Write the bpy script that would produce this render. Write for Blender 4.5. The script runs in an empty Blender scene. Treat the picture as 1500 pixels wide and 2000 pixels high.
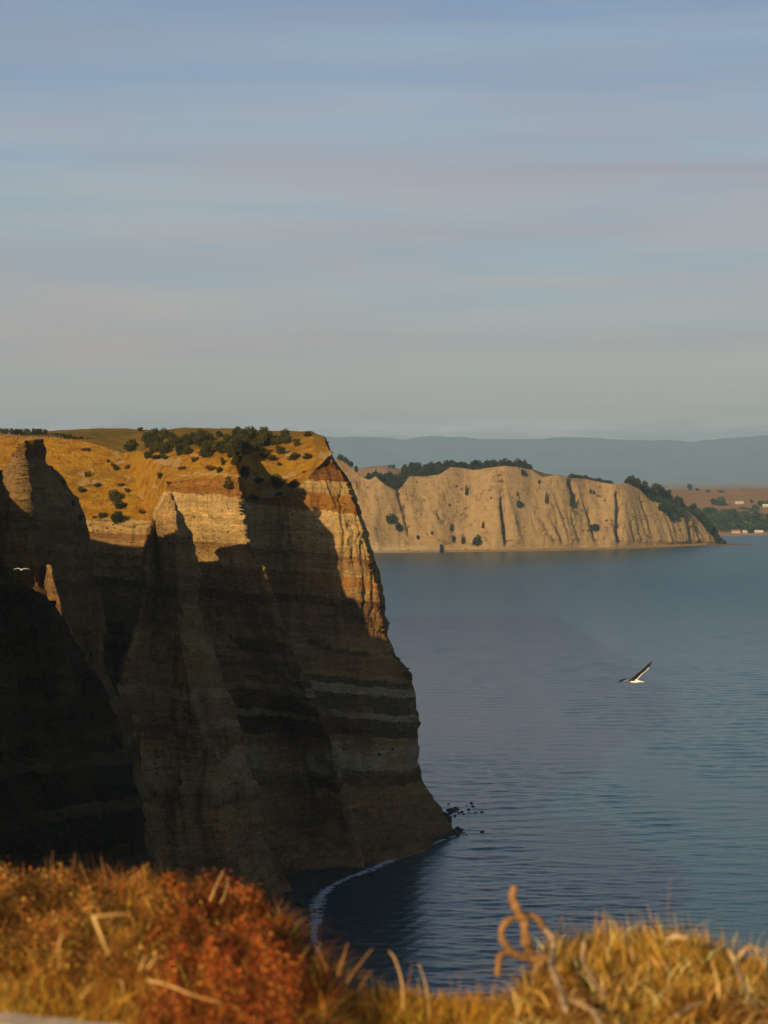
import bpy, math, random
import numpy as np
from mathutils import Vector
SC = bpy.context.scene
COL = SC.collection
F = 3900.0; CX = 750.0; HY = 930.0; H = 100.0
R = math.radians
HAZE_D = 4.8e-5; SKYS = .087
SKYC = [(5.5, 4.9, 4.4), (4.05, 3.65, 3.65), (3.5, 3.25, 3.65), (1.85, 2.65, 4.1), (1.0, 1.9, 3.2), (7.6, 6.7, 6.3)]
random.seed(5); rng = np.random.default_rng(5)

def P(px, py, Y): return ((px-CX)/F*Y, Y, H-(py-HY)/F*Y)
def Pz(px, z, Y): return ((px-CX)/F*Y, Y, z)
def proj(v):
    v = np.asarray(v); return CX+F*v[..., 0]/v[..., 1], HY+F*(H-v[..., 2])/v[..., 1]

# ------------------------------------------------------------ noise
def _h(i, j, k, s):
    n = (i*374761393 + j*668265263 + k*2147483647 + s*974634777) & 0xFFFFFFFF
    n = ((n ^ (n >> 13))*1274126177) & 0xFFFFFFFF
    n = ((n ^ (n >> 15))*2246822519) & 0xFFFFFFFF
    return ((n ^ (n >> 16)) & 0xFFFFFF)/float(0xFFFFFF)
def vnoise(p, s=0):
    p = np.asarray(p, dtype=np.float64); f = np.floor(p); t = p-f; t = t*t*t*(t*(t*6-15)+10)
    i = f.astype(np.int64); r = 0
    for a in (0, 1):
        for b in (0, 1):
            for c in (0, 1):
                w = (t[..., 0] if a else 1-t[..., 0])*(t[..., 1] if b else 1-t[..., 1])*(t[..., 2] if c else 1-t[..., 2])
                r = r+w*_h(i[..., 0]+a, i[..., 1]+b, i[..., 2]+c, s)
    return r*2-1
def fbm(p, scale, oct=4, s=0, gain=.5):
    p = np.asarray(p, dtype=np.float64)*np.asarray(scale); r = 0; a = 1; n = 0
    for o in range(oct):
        r = r+a*vnoise(p+o*17.3, s+o); n += a; a *= gain; p = p*2.03
    return r/n
def ridged(p, scale, oct=4, s=0):
    p = np.asarray(p, dtype=np.float64)*np.asarray(scale); r = 0; a = 1; n = 0
    for o in range(oct):
        r = r+a*(1-2*np.abs(vnoise(p+o*11.7, s+o))); n += a; a *= .5; p = p*2.1
    return r/n
def sstep(a, b, x):
    t = np.clip((x-a)/(b-a), 0, 1); return t*t*(3-2*t)

# ------------------------------------------------------------ tagging
def tag(o, label=None, cat=None, group=None, kind=None):
    if label: o['label'] = label
    if cat: o['category'] = cat
    if group: o['group'] = group
    if kind: o['kind'] = kind
    return o
def mesh_np(name, V, Fc, mat=None, parent=None, attrs=None, smooth=True):
    V = np.asarray(V, dtype=np.float32).reshape(-1, 3); Fc = np.asarray(Fc, dtype=np.int32)
    k = Fc.shape[1]; me = bpy.data.meshes.new(name)
    me.vertices.add(len(V)); me.vertices.foreach_set('co', V.ravel())
    me.loops.add(Fc.size); me.loops.foreach_set('vertex_index', Fc.ravel())
    me.polygons.add(len(Fc)); me.polygons.foreach_set('loop_start', np.arange(len(Fc), dtype=np.int32)*k)
    try: me.polygons.foreach_set('loop_total', np.full(len(Fc), k, dtype=np.int32))
    except Exception: pass
    me.polygons.foreach_set('use_smooth', np.full(len(Fc), smooth, dtype=bool))
    for n, a in (attrs or {}).items():
        a = np.asarray(a, dtype=np.float32)
        if a.ndim == 2:
            at = me.attributes.new(n, 'FLOAT_COLOR', 'POINT')
            at.data.foreach_set('color', np.hstack([a, np.ones((len(a), 1), np.float32)]).astype(np.float32).ravel())
        else:
            me.attributes.new(n, 'FLOAT', 'POINT').data.foreach_set('value', a.ravel())
    me.update(calc_edges=True); me.validate()
    if mat: me.materials.append(mat)
    o = bpy.data.objects.new(name, me); COL.objects.link(o)
    if parent: o.parent = parent
    return o
def empty(name, loc, rz=0):
    o = bpy.data.objects.new(name, None); COL.objects.link(o); o.location = loc; o.rotation_euler = (0, 0, rz); o.empty_display_size = .2
    return o
def copy_tree(o, parent=None):
    c = o.copy(); COL.objects.link(c)
    if parent: c.parent = parent
    for ch in o.children: copy_tree(ch, c)
    return c
def gridfaces(nr, nc):
    i = np.arange(nr-1)[:, None]*nc+np.arange(nc-1)[None]
    return np.stack([i, i+1, i+nc+1, i+nc], -1).reshape(-1, 4)
class MB:
    def __init__(s): s.v = []; s.f = []
    def box(s, a, b, m=None):
        n = len(s.v)
        pts = [(x, y, z) for z in (a[2], b[2]) for (x, y) in ((a[0], a[1]), (b[0], a[1]), (b[0], b[1]), (a[0], b[1]))]
        if m: pts = [m(p) for p in pts]
        s.v += pts
        s.f += [[n, n+3, n+2, n+1], [n+4, n+5, n+6, n+7], [n, n+1, n+5, n+4], [n+1, n+2, n+6, n+5], [n+2, n+3, n+7, n+6], [n+3, n, n+4, n+7]]
    def tube(s, pts, rad, k=8, wob=0, seed=0):
        rr = random.Random(seed); pts = [Vector(p) for p in pts]; n0 = len(s.v); N = len(pts)
        for i, p in enumerate(pts):
            d = (pts[min(i+1, N-1)]-pts[max(i-1, 0)]).normalized()
            u = d.cross(Vector((0.13, 1, .07))).normalized(); w = d.cross(u)
            for j in range(k):
                a = 2*math.pi*j/k; r = rad[i]*(1+wob*rr.uniform(-1, 1))
                s.v.append(tuple(p+u*math.cos(a)*r+w*math.sin(a)*r))
        for i in range(N-1):
            for j in range(k):
                a = n0+i*k+j; b = n0+i*k+(j+1) % k; s.f.append([a, b, b+k, a+k])
        for e, i in ((0, 0), (1, N-1)):
            c = len(s.v); s.v.append(tuple(pts[i]))
            for j in range(k):
                a = n0+i*k+j; b = n0+i*k+(j+1) % k
                s.f.append([a, c, c, b] if e == 0 else [a, b, c, c])
    def build(s, name, mat, parent=None, smooth=True):
        me = bpy.data.meshes.new(name)
        me.from_pydata([tuple(v) for v in s.v], [], [list(dict.fromkeys(f)) for f in s.f])
        for p in me.polygons: p.use_smooth = smooth
        me.materials.append(mat); me.update()
        o = bpy.data.objects.new(name, me); COL.objects.link(o)
        if parent: o.parent = parent
        return o
def crom(pts, n):
    pts = [np.array(p, float) for p in pts]; q = [2*pts[0]-pts[1]]+pts+[2*pts[-1]-pts[-2]]; out = []
    for i in range(1, len(q)-2):
        for t in np.linspace(0, 1, n, endpoint=False):
            a, b, c, d = q[i-1:i+3]
            out.append(.5*((2*b)+(c-a)*t+(2*a-5*b+4*c-d)*t*t+(3*b-a-3*c+d)*t**3))
    out.append(pts[-1]); return out

# ------------------------------------------------------------ materials
def newmat(name):
    m = bpy.data.materials.new(name); m.use_nodes = True; nt = m.node_tree
    b = nt.nodes['Principled BSDF']; return m, nt, b
class NT:
    def __init__(s, nt): s.nt = nt
    def n(s, t, **k):
        x = s.nt.nodes.new(t)
        for a, v in k.items():
            if a.startswith('i_'): x.inputs[a[2:].replace('_', ' ')].default_value = v
            else: setattr(x, a, v)
        return x
    def l(s, a, b): s.nt.links.new(a, b)
    def attr(s, name): return s.n('ShaderNodeAttribute', attribute_name=name)
    def math(s, op, a, b=None, clamp=False):
        x = s.n('ShaderNodeMath', operation=op, use_clamp=clamp)
        for i, v in enumerate((a, b)):
            if v is None: continue
            if isinstance(v, (int, float)): x.inputs[i].default_value = v
            else: s.l(v, x.inputs[i])
        return x.outputs[0]
    def mix(s, f, a, b, blend='MIX'):
        x = s.n('ShaderNodeMix', data_type='RGBA', blend_type=blend)
        for i, v in ((0, f), (6, a), (7, b)):
            if isinstance(v, (int, float)): x.inputs[i].default_value = v
            elif isinstance(v, tuple): x.inputs[i].default_value = (*v, 1)
            else: s.l(v, x.inputs[i])
        return x.outputs[2]
    def ramp(s, f, stops, interp='LINEAR'):
        x = s.n('ShaderNodeValToRGB'); e = x.color_ramp.elements; x.color_ramp.interpolation = interp
        while len(e) < len(stops): e.new(.5)
        for i, (p, c) in enumerate(stops): e[i].position = p; e[i].color = (*c, 1) if isinstance(c, tuple) else (c, c, c, 1)
        s.l(f, x.inputs[0]); return x.outputs[0]
    def noise(s, vec, scale, detail=4, rough=.55, dist=0):
        x = s.n('ShaderNodeTexNoise'); x.inputs['Scale'].default_value = scale; x.inputs['Detail'].default_value = detail
        x.inputs['Roughness'].default_value = rough; x.inputs['Distortion'].default_value = dist
        s.l(vec, x.inputs['Vector']); return x.outputs[0]
    def map(s, vec, scale=(1, 1, 1), rot=(0, 0, 0)):
        x = s.n('ShaderNodeMapping'); x.inputs['Scale'].default_value = scale; x.inputs['Rotation'].default_value = rot
        s.l(vec, x.inputs['Vector']); return x.outputs[0]
    def bump(s, h, strength, dist, normal=None):
        x = s.n('ShaderNodeBump'); x.inputs['Strength'].default_value = strength; x.inputs['Distance'].default_value = dist
        s.l(h, x.inputs['Height'])
        if normal: s.l(normal, x.inputs['Normal'])
        return x.outputs[0]

PALE = (.43, .31, .14); PALE2 = (.35, .25, .105); TAN = (.25, .16, .06); ORN = (.25, .115, .022); ORD = (.16, .065, .016)
GREY = (.13, .092, .054); DK = (.045, .032, .018); DKR = (.07, .032, .012); GRN = (.30, .26, .165); BRN = (.19, .105, .042)
STRATA = [  # (height of the bottom of the bed in m, colour)
    (0, BRN), (6, GREY), (9, BRN), (13, TAN), (16, DKR), (18.5, GREY), (20, GRN), (27, TAN), (28.5, DK), (33, GRN), (35, DK),
    (39.5, GRN), (42, DK), (43.5, TAN), (45.5, BRN), (50, DKR), (53, BRN), (57, TAN), (58, BRN), (63, DKR), (65, TAN), (68.5, ORN),
    (71, PALE2), (72.5, TAN), (75, BRN), (77, PALE2), (80, PALE), (88.5, ORN), (93.5, PALE2), (97, ORD), (103, PALE2)]
def rock_mat(name, near=True, dark=1.0, tan=.12):
    m, nt, b = newmat(name); N = NT(nt)
    geo = N.n('ShaderNodeNewGeometry').outputs['Position']
    st = N.attr('strat').outputs['Fac']; gr = N.attr('grass').outputs['Fac']; ba = N.attr('bare').outputs['Fac']
    n1 = N.noise(geo, .12, 5, .6); n2 = N.noise(geo, .9, 5, .65); nf = N.noise(geo, 3.5, 4, .6)
    wv = N.n('ShaderNodeTexNoise'); wv.inputs['Scale'].default_value = .35; wv.inputs['Detail'].default_value = 3; N.l(geo, wv.inputs['Vector'])
    wp_ = N.n('ShaderNodeMixRGB', blend_type='LINEAR_LIGHT'); wp_.inputs[0].default_value = .9 if near else 2.0; N.l(geo, wp_.inputs[1]); N.l(wv.outputs['Color'], wp_.inputs[2]); gw = wp_.outputs[0]
    vert = N.noise(N.map(gw, (.55, .55, .05) if near else (.16, .16, .012)), 1, 5, .65)          # streaks running down the face
    bed = N.noise(N.map(gw, (.07, .07, 1.1)), 1, 6, .72)             # thin beds
    if near:
        s2 = N.math('ADD', st, N.math('MULTIPLY', N.math('SUBTRACT', n1, .5), 3.0))
        s2 = N.math('ADD', s2, N.math('MULTIPLY', N.math('SUBTRACT', n2, .5), 1.6))
        f = N.math('DIVIDE', s2, 112.0, clamp=True)
        stops = [(z/112.0, c) for z, c in STRATA]
        x = N.ramp(f, stops, 'CONSTANT')
        pn = N.noise(N.map(gw, (.06, .06, .10)), 1, 4, .6)
        x2 = N.ramp(N.math('FRACT', N.math('MULTIPLY', f, 3.7)), [(0, DKR), (.2, BRN), (.42, TAN), (.55, GREY), (.7, PALE2), (.85, BRN), (1, DKR)])
        hi = N.ramp(f, [(.62, 1.0), (.68, .0)])
        base = N.mix(N.math('MULTIPLY', hi, N.ramp(pn, [(.47, 0.0), (.56, .8)])), N.mix(tan, x, (.29, .175, .070)), x2)
        fl = N.noise(geo, 1.9, 5, .75)
        base = N.mix(N.math('MULTIPLY', hi, N.ramp(fl, [(.55, 0.0), (.66, .75)])), base, (.38, .29, .16))
    else:
        f = N.math('DIVIDE', N.math('ADD', st, N.math('MULTIPLY', N.math('SUBTRACT', n1, .5), 22.0)), 120.0, clamp=True)
        base = N.ramp(f, [(0, (.57, .53, .44)), (.25, (.53, .48, .37)), (.5, (.51, .45, .33)), (.62, (.60, .53, .38)), (.72, (.47, .38, .24)), (.85, (.61, .51, .34)), (1, (.42, .30, .15))])
    def hair(nz, w, mask, dk, bs):
        a = N.math('ABSOLUTE', N.math('SUBTRACT', nz, .5)); l_ = N.ramp(a, [(0, 1.0), (w, 0.0)])
        return N.mix(N.math('MULTIPLY', l_, mask), bs, N.mix(1.0, bs, dk, 'MULTIPLY'))
    mk = N.ramp(N.noise(geo, .11 if near else .02, 3), [(.46, 0.0), (.56, 1.0)]); mk2 = N.ramp(N.noise(N.map(geo, (.05, .05, .16)), 1, 4), [(.44, 0.0), (.54, 1.0)])
    base = hair(N.noise(N.map(gw, (.30, .30, .055) if near else (.05, .05, .008)), 1, 4, .6), .012, mk, (.30, .27, .22), base)
    if near:
        base = hair(N.noise(N.map(gw, (.035, .035, .55)), 1, 4, .65), .016, mk2, (.35, .31, .25), base)
        base = hair(N.noise(N.map(gw, (.04, .04, .85)), 1, 4, .6), .014, N.math('SUBTRACT', 1.0, mk2), (2.0, 1.9, 1.65), base)
    vs_ = N.n('ShaderNodeTexVoronoi'); vs_.inputs['Scale'].default_value = 1; N.l(N.map(geo, (.55, .55, .75) if near else (.09, .09, .1)), vs_.inputs['Vector'])
    sm = N.math('MULTIPLY', N.ramp(vs_.outputs[0], [(.16, 1.0), (.26, 0.0)]), N.ramp(n1, [(.50, 0.0), (.60, 1.0)]))
    base = N.mix(N.math('MULTIPLY', sm, .85), base, (.022, .022, .012))
    base = N.mix(1.0, base, N.ramp(bed, [(.32, (.66, .62, .56)), (.47, (1, 1, 1)), (.7, (1.16, 1.14, 1.08))]), 'MULTIPLY')
    base = N.mix(1.0, base, N.ramp(vert, [(.3, (.82, .79, .74)), (.5, (1, 1, 1)), (.75, (1.08, 1.06, 1.02))]), 'MULTIPLY')
    base = N.mix(1.0, base, N.ramp(nf, [(.25, (.7, .68, .64)), (.5, (1, 1, 1)), (.8, (1.12, 1.12, 1.12))]), 'MULTIPLY')
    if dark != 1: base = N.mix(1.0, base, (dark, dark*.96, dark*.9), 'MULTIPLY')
    # grass cover
    gn = N.noise(geo, .25 if near else .04, 6, .62); gn2 = N.noise(geo, 2.2 if near else .4, 6, .7)
    gcol = N.ramp(gn, [(.3, (.20, .085, .008)), (.45, (.32, .16, .016)), (.56, (.40, .22, .022)), (.7, (.25, .165, .022))])
    gcol = N.mix(1.0, gcol, N.ramp(gn2, [(.3, (.5, .46, .4)), (.5, (1, 1, 1)), (.72, (1.25, 1.2, 1.1))]), 'MULTIPLY')
    gs = N.attr('green').outputs['Fac']
    gcol = N.mix(N.math('MULTIPLY', gs, N.ramp(gn, [(.35, .5), (.6, 1.0)])), gcol, (.085, .095, .018))
    bn = N.math('ADD', ba, N.math('MULTIPLY', N.math('SUBTRACT', n2, .5), 1.3))
    bm = N.ramp(bn, [(.45, 0.0), (.6, 1.0)])
    gcol = N.mix(bm, gcol, N.mix(n2, (.46, .32, .15), (.30, .19, .075)))
    gm = N.math('ADD', gr, N.math('MULTIPLY', N.math('SUBTRACT', n2, .5), .9))
    gm = N.ramp(gm, [(.46, 0.0), (.56, 1.0)])
    N.l(N.mix(gm, base, gcol), b.inputs['Base Color'])
    b.inputs['Roughness'].default_value = .95; b.inputs['Specular IOR Level'].default_value = .12
    hh = N.math('ADD', N.math('MULTIPLY', nf, .5), N.math('MULTIPLY', vert, .9))
    hh = N.math('ADD', hh, N.math('MULTIPLY', bed, .7)); hh = N.math('ADD', hh, N.math('MULTIPLY', n2, 1.3))
    hh = N.math('ADD', hh, N.math('MULTIPLY', N.noise(geo, 8, 3), .12))
    N.l(N.bump(hh, 1.0, .75 if near else 2.2), b.inputs['Normal'])
    return m
def simple(name, c, rough=.8, c2=None, scale=5, spec=.3, metal=0):
    m, nt, b = newmat(name); N = NT(nt)
    tc = N.n('ShaderNodeTexCoord').outputs['Object']
    n = N.noise(tc, scale, 4, .6)
    c2 = c2 or tuple(x*.6 for x in c)
    N.l(N.ramp(n, [(.3, c2), (.65, c)]), b.inputs['Base Color']); b.inputs['Roughness'].default_value = rough
    b.inputs['Specular IOR Level'].default_value = spec; b.inputs['Metallic'].default_value = metal
    return m
def leafmat(name, c, c2, trans=.25, oi=True):
    m, nt, b = newmat(name); N = NT(nt)
    v = N.attr('tint').outputs['Fac']
    col = N.ramp(v, [(0, c2), (1, c)])
    if oi:
        r = N.n('ShaderNodeObjectInfo').outputs['Random']
        col = N.mix(1.0, col, N.ramp(r, [(0, (.7, .75, .8)), (.5, (1, 1, 1)), (1, (1.35, 1.2, .9))]), 'MULTIPLY')
    N.l(col, b.inputs['Base Color']); b.inputs['Roughness'].default_value = .75; b.inputs['Specular IOR Level'].default_value = .15
    t = N.n('ShaderNodeBsdfTranslucent'); N.l(col, t.inputs['Color'])
    mx = N.n('ShaderNodeMixShader'); mx.inputs[0].default_value = trans
    N.l(b.outputs[0], mx.inputs[1]); N.l(t.outputs[0], mx.inputs[2])
    N.l(mx.outputs[0], nt.nodes['Material Output'].inputs['Surface'])
    return m
def bladem(name, trans=.35):
    m, nt, b = newmat(name); N = NT(nt); c = N.attr('tcol').outputs['Color']
    N.l(c, b.inputs['Base Color']); b.inputs['Roughness'].default_value = .6; b.inputs['Specular IOR Level'].default_value = .3
    t = N.n('ShaderNodeBsdfTranslucent'); N.l(c, t.inputs['Color'])
    mx = N.n('ShaderNodeMixShader'); mx.inputs[0].default_value = trans
    N.l(b.outputs[0], mx.inputs[1]); N.l(t.outputs[0], mx.inputs[2])
    N.l(mx.outputs[0], nt.nodes['Material Output'].inputs['Surface'])
    return m
M_rock = rock_mat('cliff rock'); M_rockd = rock_mat('shade-darkened cliff', True, .2); M_rockb = rock_mat('shade-darkened brown cliff', True, .6, .5); M_but = rock_mat('tan mudstone', True, 1.0, .62); M_far = rock_mat('headland rock', False)  # M_rockd, M_rockb: cliff rock with deeper shade multiplied into the colour

# ------------------------------------------------------------ loft
def loft(cols, res, wob=.25, seed=0):
    """cols[i][j] = xyz of node j (top -> base) of column i; returns grid (nr,nc,3) and row coordinate"""
    A = np.array(cols, dtype=float)                     # nc, nr, 3
    nc, nr, _ = A.shape
    du = np.linalg.norm(np.diff(A, axis=0), axis=2).mean(1); dv = np.linalg.norm(np.diff(A, axis=1), axis=2).mean(0)
    U = [np.linspace(i, i+1, max(2, int(math.ceil(d/res)))+1)[:-1] for i, d in enumerate(du)]; U = np.concatenate(U+[[nc-1]])
    Vv = [np.linspace(j, j+1, max(2, int(math.ceil(d/res)))+1)[:-1] for j, d in enumerate(dv)]; Vv = np.concatenate(Vv+[[nr-1]])
    uu, vv = np.meshgrid(U, Vv)
    if wob:
        q = np.stack([uu*.7, vv*1.7, uu*0], -1)
        s = np.minimum(1, np.minimum(uu, nc-1-uu)*3)
        uu = uu+wob*fbm(q, 3.0, 4, seed+3)*s
    uu = np.clip(uu, 0, nc-1-1e-6); vv = np.clip(vv, 0, nr-1-1e-6)
    i = uu.astype(int); j = vv.astype(int); fu = (uu-i)[..., None]; fv = (vv-j)[..., None]
    G = (A[i, j]*(1-fu)*(1-fv)+A[i+1, j]*fu*(1-fv)+A[i, j+1]*(1-fu)*fv+A[i+1, j+1]*fu*fv)
    return G, uu, vv
def gnormals(G):
    a = np.gradient(G, axis=1); b = np.gradient(G, axis=0); n = np.cross(b, a)
    n /= (np.linalg.norm(n, axis=-1, keepdims=True)+1e-9); return n
def strat(G): return G[..., 2]+.05*(G[..., 1]-548)+.10*G[..., 0]
def ledge(s, seed=1):
    k = np.floor(s/1.7); t = s/1.7-k
    a = _h(k.astype(np.int64), 0*k.astype(np.int64), 0*k.astype(np.int64), seed); b = _h(k.astype(np.int64)+1, 0*k.astype(np.int64), 0*k.astype(np.int64), seed)
    return (a*(1-sstep(.8, 1, t))+b*sstep(.8, 1, t))-.5
def rockify(G, amp, gr, seed=0, led=.7, fine=1.0, bench=.9):
    n = gnormals(G)
    h = n.copy(); h[..., 2] *= .3
    s = strat(G); rk = 1-gr
    d = amp*fbm(G, (.07, .07, .03), 4, seed+1)*1.3
    d = d+amp*ridged(G+1.5*fbm(G, .1, 2, 9)[..., None], (.16, .16, .02), 4, seed+5)*.55
    fl = G+np.stack([1.2*fbm(G, (.25, .25, .12), 3, seed+31), 1.2*fbm(G, (.25, .25, .12), 3, seed+32), 0*s], -1)
    d = d-amp*1.5*np.clip(.42-np.abs(fbm(fl, (.13, .13, .012), 3, seed+33))*3.2, 0, 1)*rk
    d = d-amp*.9*np.clip(.4-np.abs(fbm(fl, (.33, .33, .03), 3, seed+34))*3.0, 0, 1)*rk
    d = d+amp*.75*fbm(G, (.35, .35, .22), 4, seed+8)*fine
    d = d*(.25+.75*rk)
    d = d+led*ledge(s+1.2*fbm(G, .08, 3, seed+2))*rk*(.6+.6*fbm(G, .05, 2, 12))
    d = d+bench*ledge(s/5.5+.5*fbm(G, .06, 3, seed+2), seed+40)*rk+bench*.7*ledge(G[..., 0]/4.0+fbm(G, .07, 3, seed+6)*1.5, seed+41)*rk
    d = d+.22*fbm(G, 1.3, 3, seed+20)*fine
    return G+h*d[..., None]
PICK = {}
def finish(name, G, gr, mat, kind='structure', bare=None, green=None, key=None):
    nr, nc, _ = G.shape
    z = np.zeros(nr*nc)
    o = mesh_np(name, G.reshape(-1, 3), gridfaces(nr, nc), mat, attrs={'strat': strat(G).ravel(), 'grass': gr.ravel(), 'bare': bare.ravel() if bare is not None else z, 'green': green.ravel() if green is not None else z})
    if kind: o['kind'] = kind
    if key:
        v = G.reshape(-1, 3); ok = v[:, 1] > 1; x, y = proj(np.where(ok[:, None], v, [0, 1, 0])); PICK[key] = (v, x, y, ok)
    return o
def pick(key, px, py, rad=5):
    v, x, y, ok = PICK[key]; d = (x-px)**2+(y-py)**2; d[~ok] = 1e12
    c = np.where(d < rad*rad)[0]
    if len(c) == 0: return v[int(np.argmin(d))]
    return v[c[np.argmin(v[c, 1])]]

# ------------------------------------------------------------ main cliff with the cape (rows: back, far skyline, dip, crest, mid slope, rim, then down the face to the base)
def col(top, face, base):
    """top: 5 (px,py,Y) from far back to mid slope; face: list of (px,py,Y) rim ... ; base: (px,Y)"""
    c = [P(*t) for t in top]+[P(*t) for t in face]+[Pz(base[0], -2.5, base[1])]
    return c
FACE_PY = None
cols = []
# face has 11 nodes each
def face(pts, n=21):
    # resample polyline (px,py,Y) into n nodes by py
    p = np.array(pts, float); t = np.linspace(p[0, 1], p[-1, 1], n)
    return [(np.interp(q, p[:, 1], p[:, 0]), q, np.interp(q, p[:, 1], p[:, 2])) for q in t]
cols.append(col([(-420, 900, 1100), (-320, 846, 760), (-310, 856, 680), (-300, 850, 600), (-290, 930, 560)], face([(-280, 1010, 535), (-260, 1400, 525), (-240, 1640, 520)]), (-230, 515)))
cols.append(col([(-20, 900, 1100), (-10, 846, 760), (0, 856, 680), (0, 849, 585), (20, 930, 555)], face([(60, 1015, 528), (70, 1400, 522), (90, 1640, 516)]), (100, 512)))
cols.append(col([(100, 900, 1100), (105, 842, 760), (100, 862, 680), (95, 853, 575), (130, 935, 548)], face([(170, 1018, 524), (180, 1400, 520), (200, 1640, 514)]), (210, 510)))
cols.append(col([(190, 895, 1100), (190, 836, 760), (180, 866, 670), (175, 862, 570), (200, 940, 545)], face([(232, 1022, 521), (240, 1400, 518), (280, 1640, 512)]), (290, 508)))
cols.append(col([(260, 895, 1100), (262, 836, 760), (250, 882, 650), (240, 880, 565), (270, 950, 540)], face([(292, 1022, 519), (300, 1400, 514), (330, 1640, 509)]), (340, 505)))
cols.append(col([(310, 895, 1100), (310, 838, 740), (300, 884, 630), (298, 884, 545), (312, 910, 530)], face([(326, 945, 512), (330, 1100, 510), (340, 1400, 508), (400, 1640, 502)]), (420, 500)))
cols.append(col([(370, 895, 1100), (370, 839, 720), (370, 882, 620), (370, 880, 532), (378, 908, 520)], face([(382, 938, 508), (384, 1100, 506), (400, 1400, 502), (470, 1640, 495)]), (490, 492)))
cols.append(col([(430, 895, 1100), (430, 839, 710), (430, 884, 610), (425, 879, 524), (428, 905, 512)], face([(431, 938, 502), (436, 1100, 501), (460, 1250, 504), (515, 1340, 512), (560, 1420, 524), (590, 1600, 522), (600, 1640, 512)]), (606, 496)))
cols.append(col([(458, 895, 1100), (458, 838, 705), (456, 884, 605), (455, 879, 518), (459, 903, 508)], face([(466, 932, 498), (471, 965, 497), (480, 1058, 496), (510, 1087, 493), (520, 1140, 494), (545, 1210, 497), (600, 1330, 503), (625, 1400, 506), (642, 1440, 508), (660, 1500, 510), (668, 1580, 512), (690, 1625, 512)]), (700, 506)))
cols.append(col([(470, 895, 1100), (468, 838, 700), (466, 872, 600), (463, 876, 560), (468, 920, 556)], face([(472, 965, 552), (478, 1058, 546), (496, 1100, 542), (512, 1150, 540), (540, 1230, 536), (596, 1345, 530), (628, 1425, 526), (655, 1520, 524), (668, 1600, 521), (694, 1632, 518)]), (712, 510)))
cols.append(col([(500, 895, 1100), (500, 838, 690), (498, 868, 600), (497, 882, 575), (500, 930, 562)], face([(505, 975, 554), (520, 1100, 550), (550, 1230, 546), (620, 1345, 540), (650, 1425, 535), (676, 1520, 531), (690, 1600, 526), (712, 1628, 521)]), (735, 514)))
cols.append(col([(548, 895, 1100), (548, 838, 680), (545, 868, 600), (545, 885, 575), (546, 930, 562)], face([(550, 972, 549), (560, 1010, 547), (580, 1100, 546), (600, 1230, 545), (670, 1345, 542), (700, 1425, 538), (712, 1520, 534), (722, 1600, 529), (735, 1632, 523)]), (755, 518)))
cols.append(col([(585, 895, 1100), (580, 843, 670), (580, 858, 600), (583, 878, 572), (588, 915, 558)], face([(594, 945, 547), (612, 1000, 546), (640, 1100, 545), (665, 1230, 544), (720, 1345, 543), (745, 1425, 540), (750, 1520, 537), (752, 1600, 533), (770, 1630, 527)]), (790, 522)))
cols.append(col([(618, 895, 1100), (608, 846, 650), (610, 852, 600), (615, 868, 570), (618, 888, 560)], face([(622, 905, 549), (640, 950, 547), (660, 1000, 546), (692, 1100, 546), (715, 1230, 546), (768, 1335, 546), (785, 1425, 544), (787, 1520, 542), (792, 1600, 538), (810, 1628, 533)]), (828, 529)))
cols.append(col([(640, 895, 1100), (630, 857, 620), (633, 858, 595), (638, 866, 575), (642, 872, 565)], face([(648, 881, 553), (668, 915, 552), (689, 960, 550), (697, 1003, 549), (736, 1100, 549), (741, 1160, 548.5), (766, 1266, 549), (806, 1307, 551), (815, 1345, 553), (813, 1530, 560), (868, 1582, 562), (880, 1610, 560)]), (884, 553)))
cols.append(col([(645, 895, 1100), (634, 860, 660), (635, 862, 650), (636, 868, 640), (640, 876, 620)], face([(646, 886, 600), (690, 960, 590), (730, 1100, 585), (760, 1266, 582), (800, 1330, 580), (808, 1500, 580), (845, 1560, 582), (855, 1590, 582)]), (862, 582)))
cols.append(col([(600, 895, 1100), (600, 870, 900), (600, 880, 860), (600, 890, 800), (600, 900, 780)], face([(600, 910, 760), (600, 1200, 750), (600, 1380, 740)]), (600, 735)))
Gm, uu, vv = loft(cols, .45, .14, 1)
Gm = Gm
rim = 5.0
gr = 1-sstep(rim-.25, rim+.12, vv)
gr = np.clip(gr+.15*fbm(Gm, .15, 3, 44)*(np.abs(vv-rim) < 1.5), 0, 1)
ampm = 1.0
px, py = proj(Gm)
# toe of the cliff is a soft talus
Gm = rockify(Gm, 1.3, gr, 1, 1.0, 1.0, 1.5)
hs = fbm(Gm, (.05, .05, .05), 4, 70)*1.6*gr*(vv > .8); Gm[..., 2] += hs*sstep(5.0, 4.3, vv)
px, py = proj(Gm)
def blobs(px, py, L):
    q = np.stack([px*.07, py*.12, px*0], -1); px = px+fbm(q, 1, 4, 61)*16; py = py+fbm(q, 1, 4, 62)*9
    r = np.zeros(px.shape)
    for (x, y, a, b) in L: r = np.maximum(r, np.exp(-(((px-x)/a)**2+((py-y)/b)**2)))
    return r
bare = blobs(px, py, [(168, 940, 20, 6), (158, 930, 8, 12), (195, 943, 12, 4), (228, 885, 8, 9), (236, 905, 7, 9), (180, 915, 12, 4), (243, 930, 8, 6), (244, 950, 5, 10), (318, 898, 18, 12), (345, 903, 14, 14), (388, 888, 22, 6), (245, 985, 5, 5), (300, 950, 5, 12), (275, 968, 6, 8),
                     (575, 890, 22, 10), (600, 895, 14, 7), (500, 935, 22, 12), (535, 965, 22, 12), (400, 925, 60, 3), (635, 890, 10, 8), (560, 930, 16, 8), (270, 1025, 40, 6), (200, 1024, 30, 6)])*(vv < 6)
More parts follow.
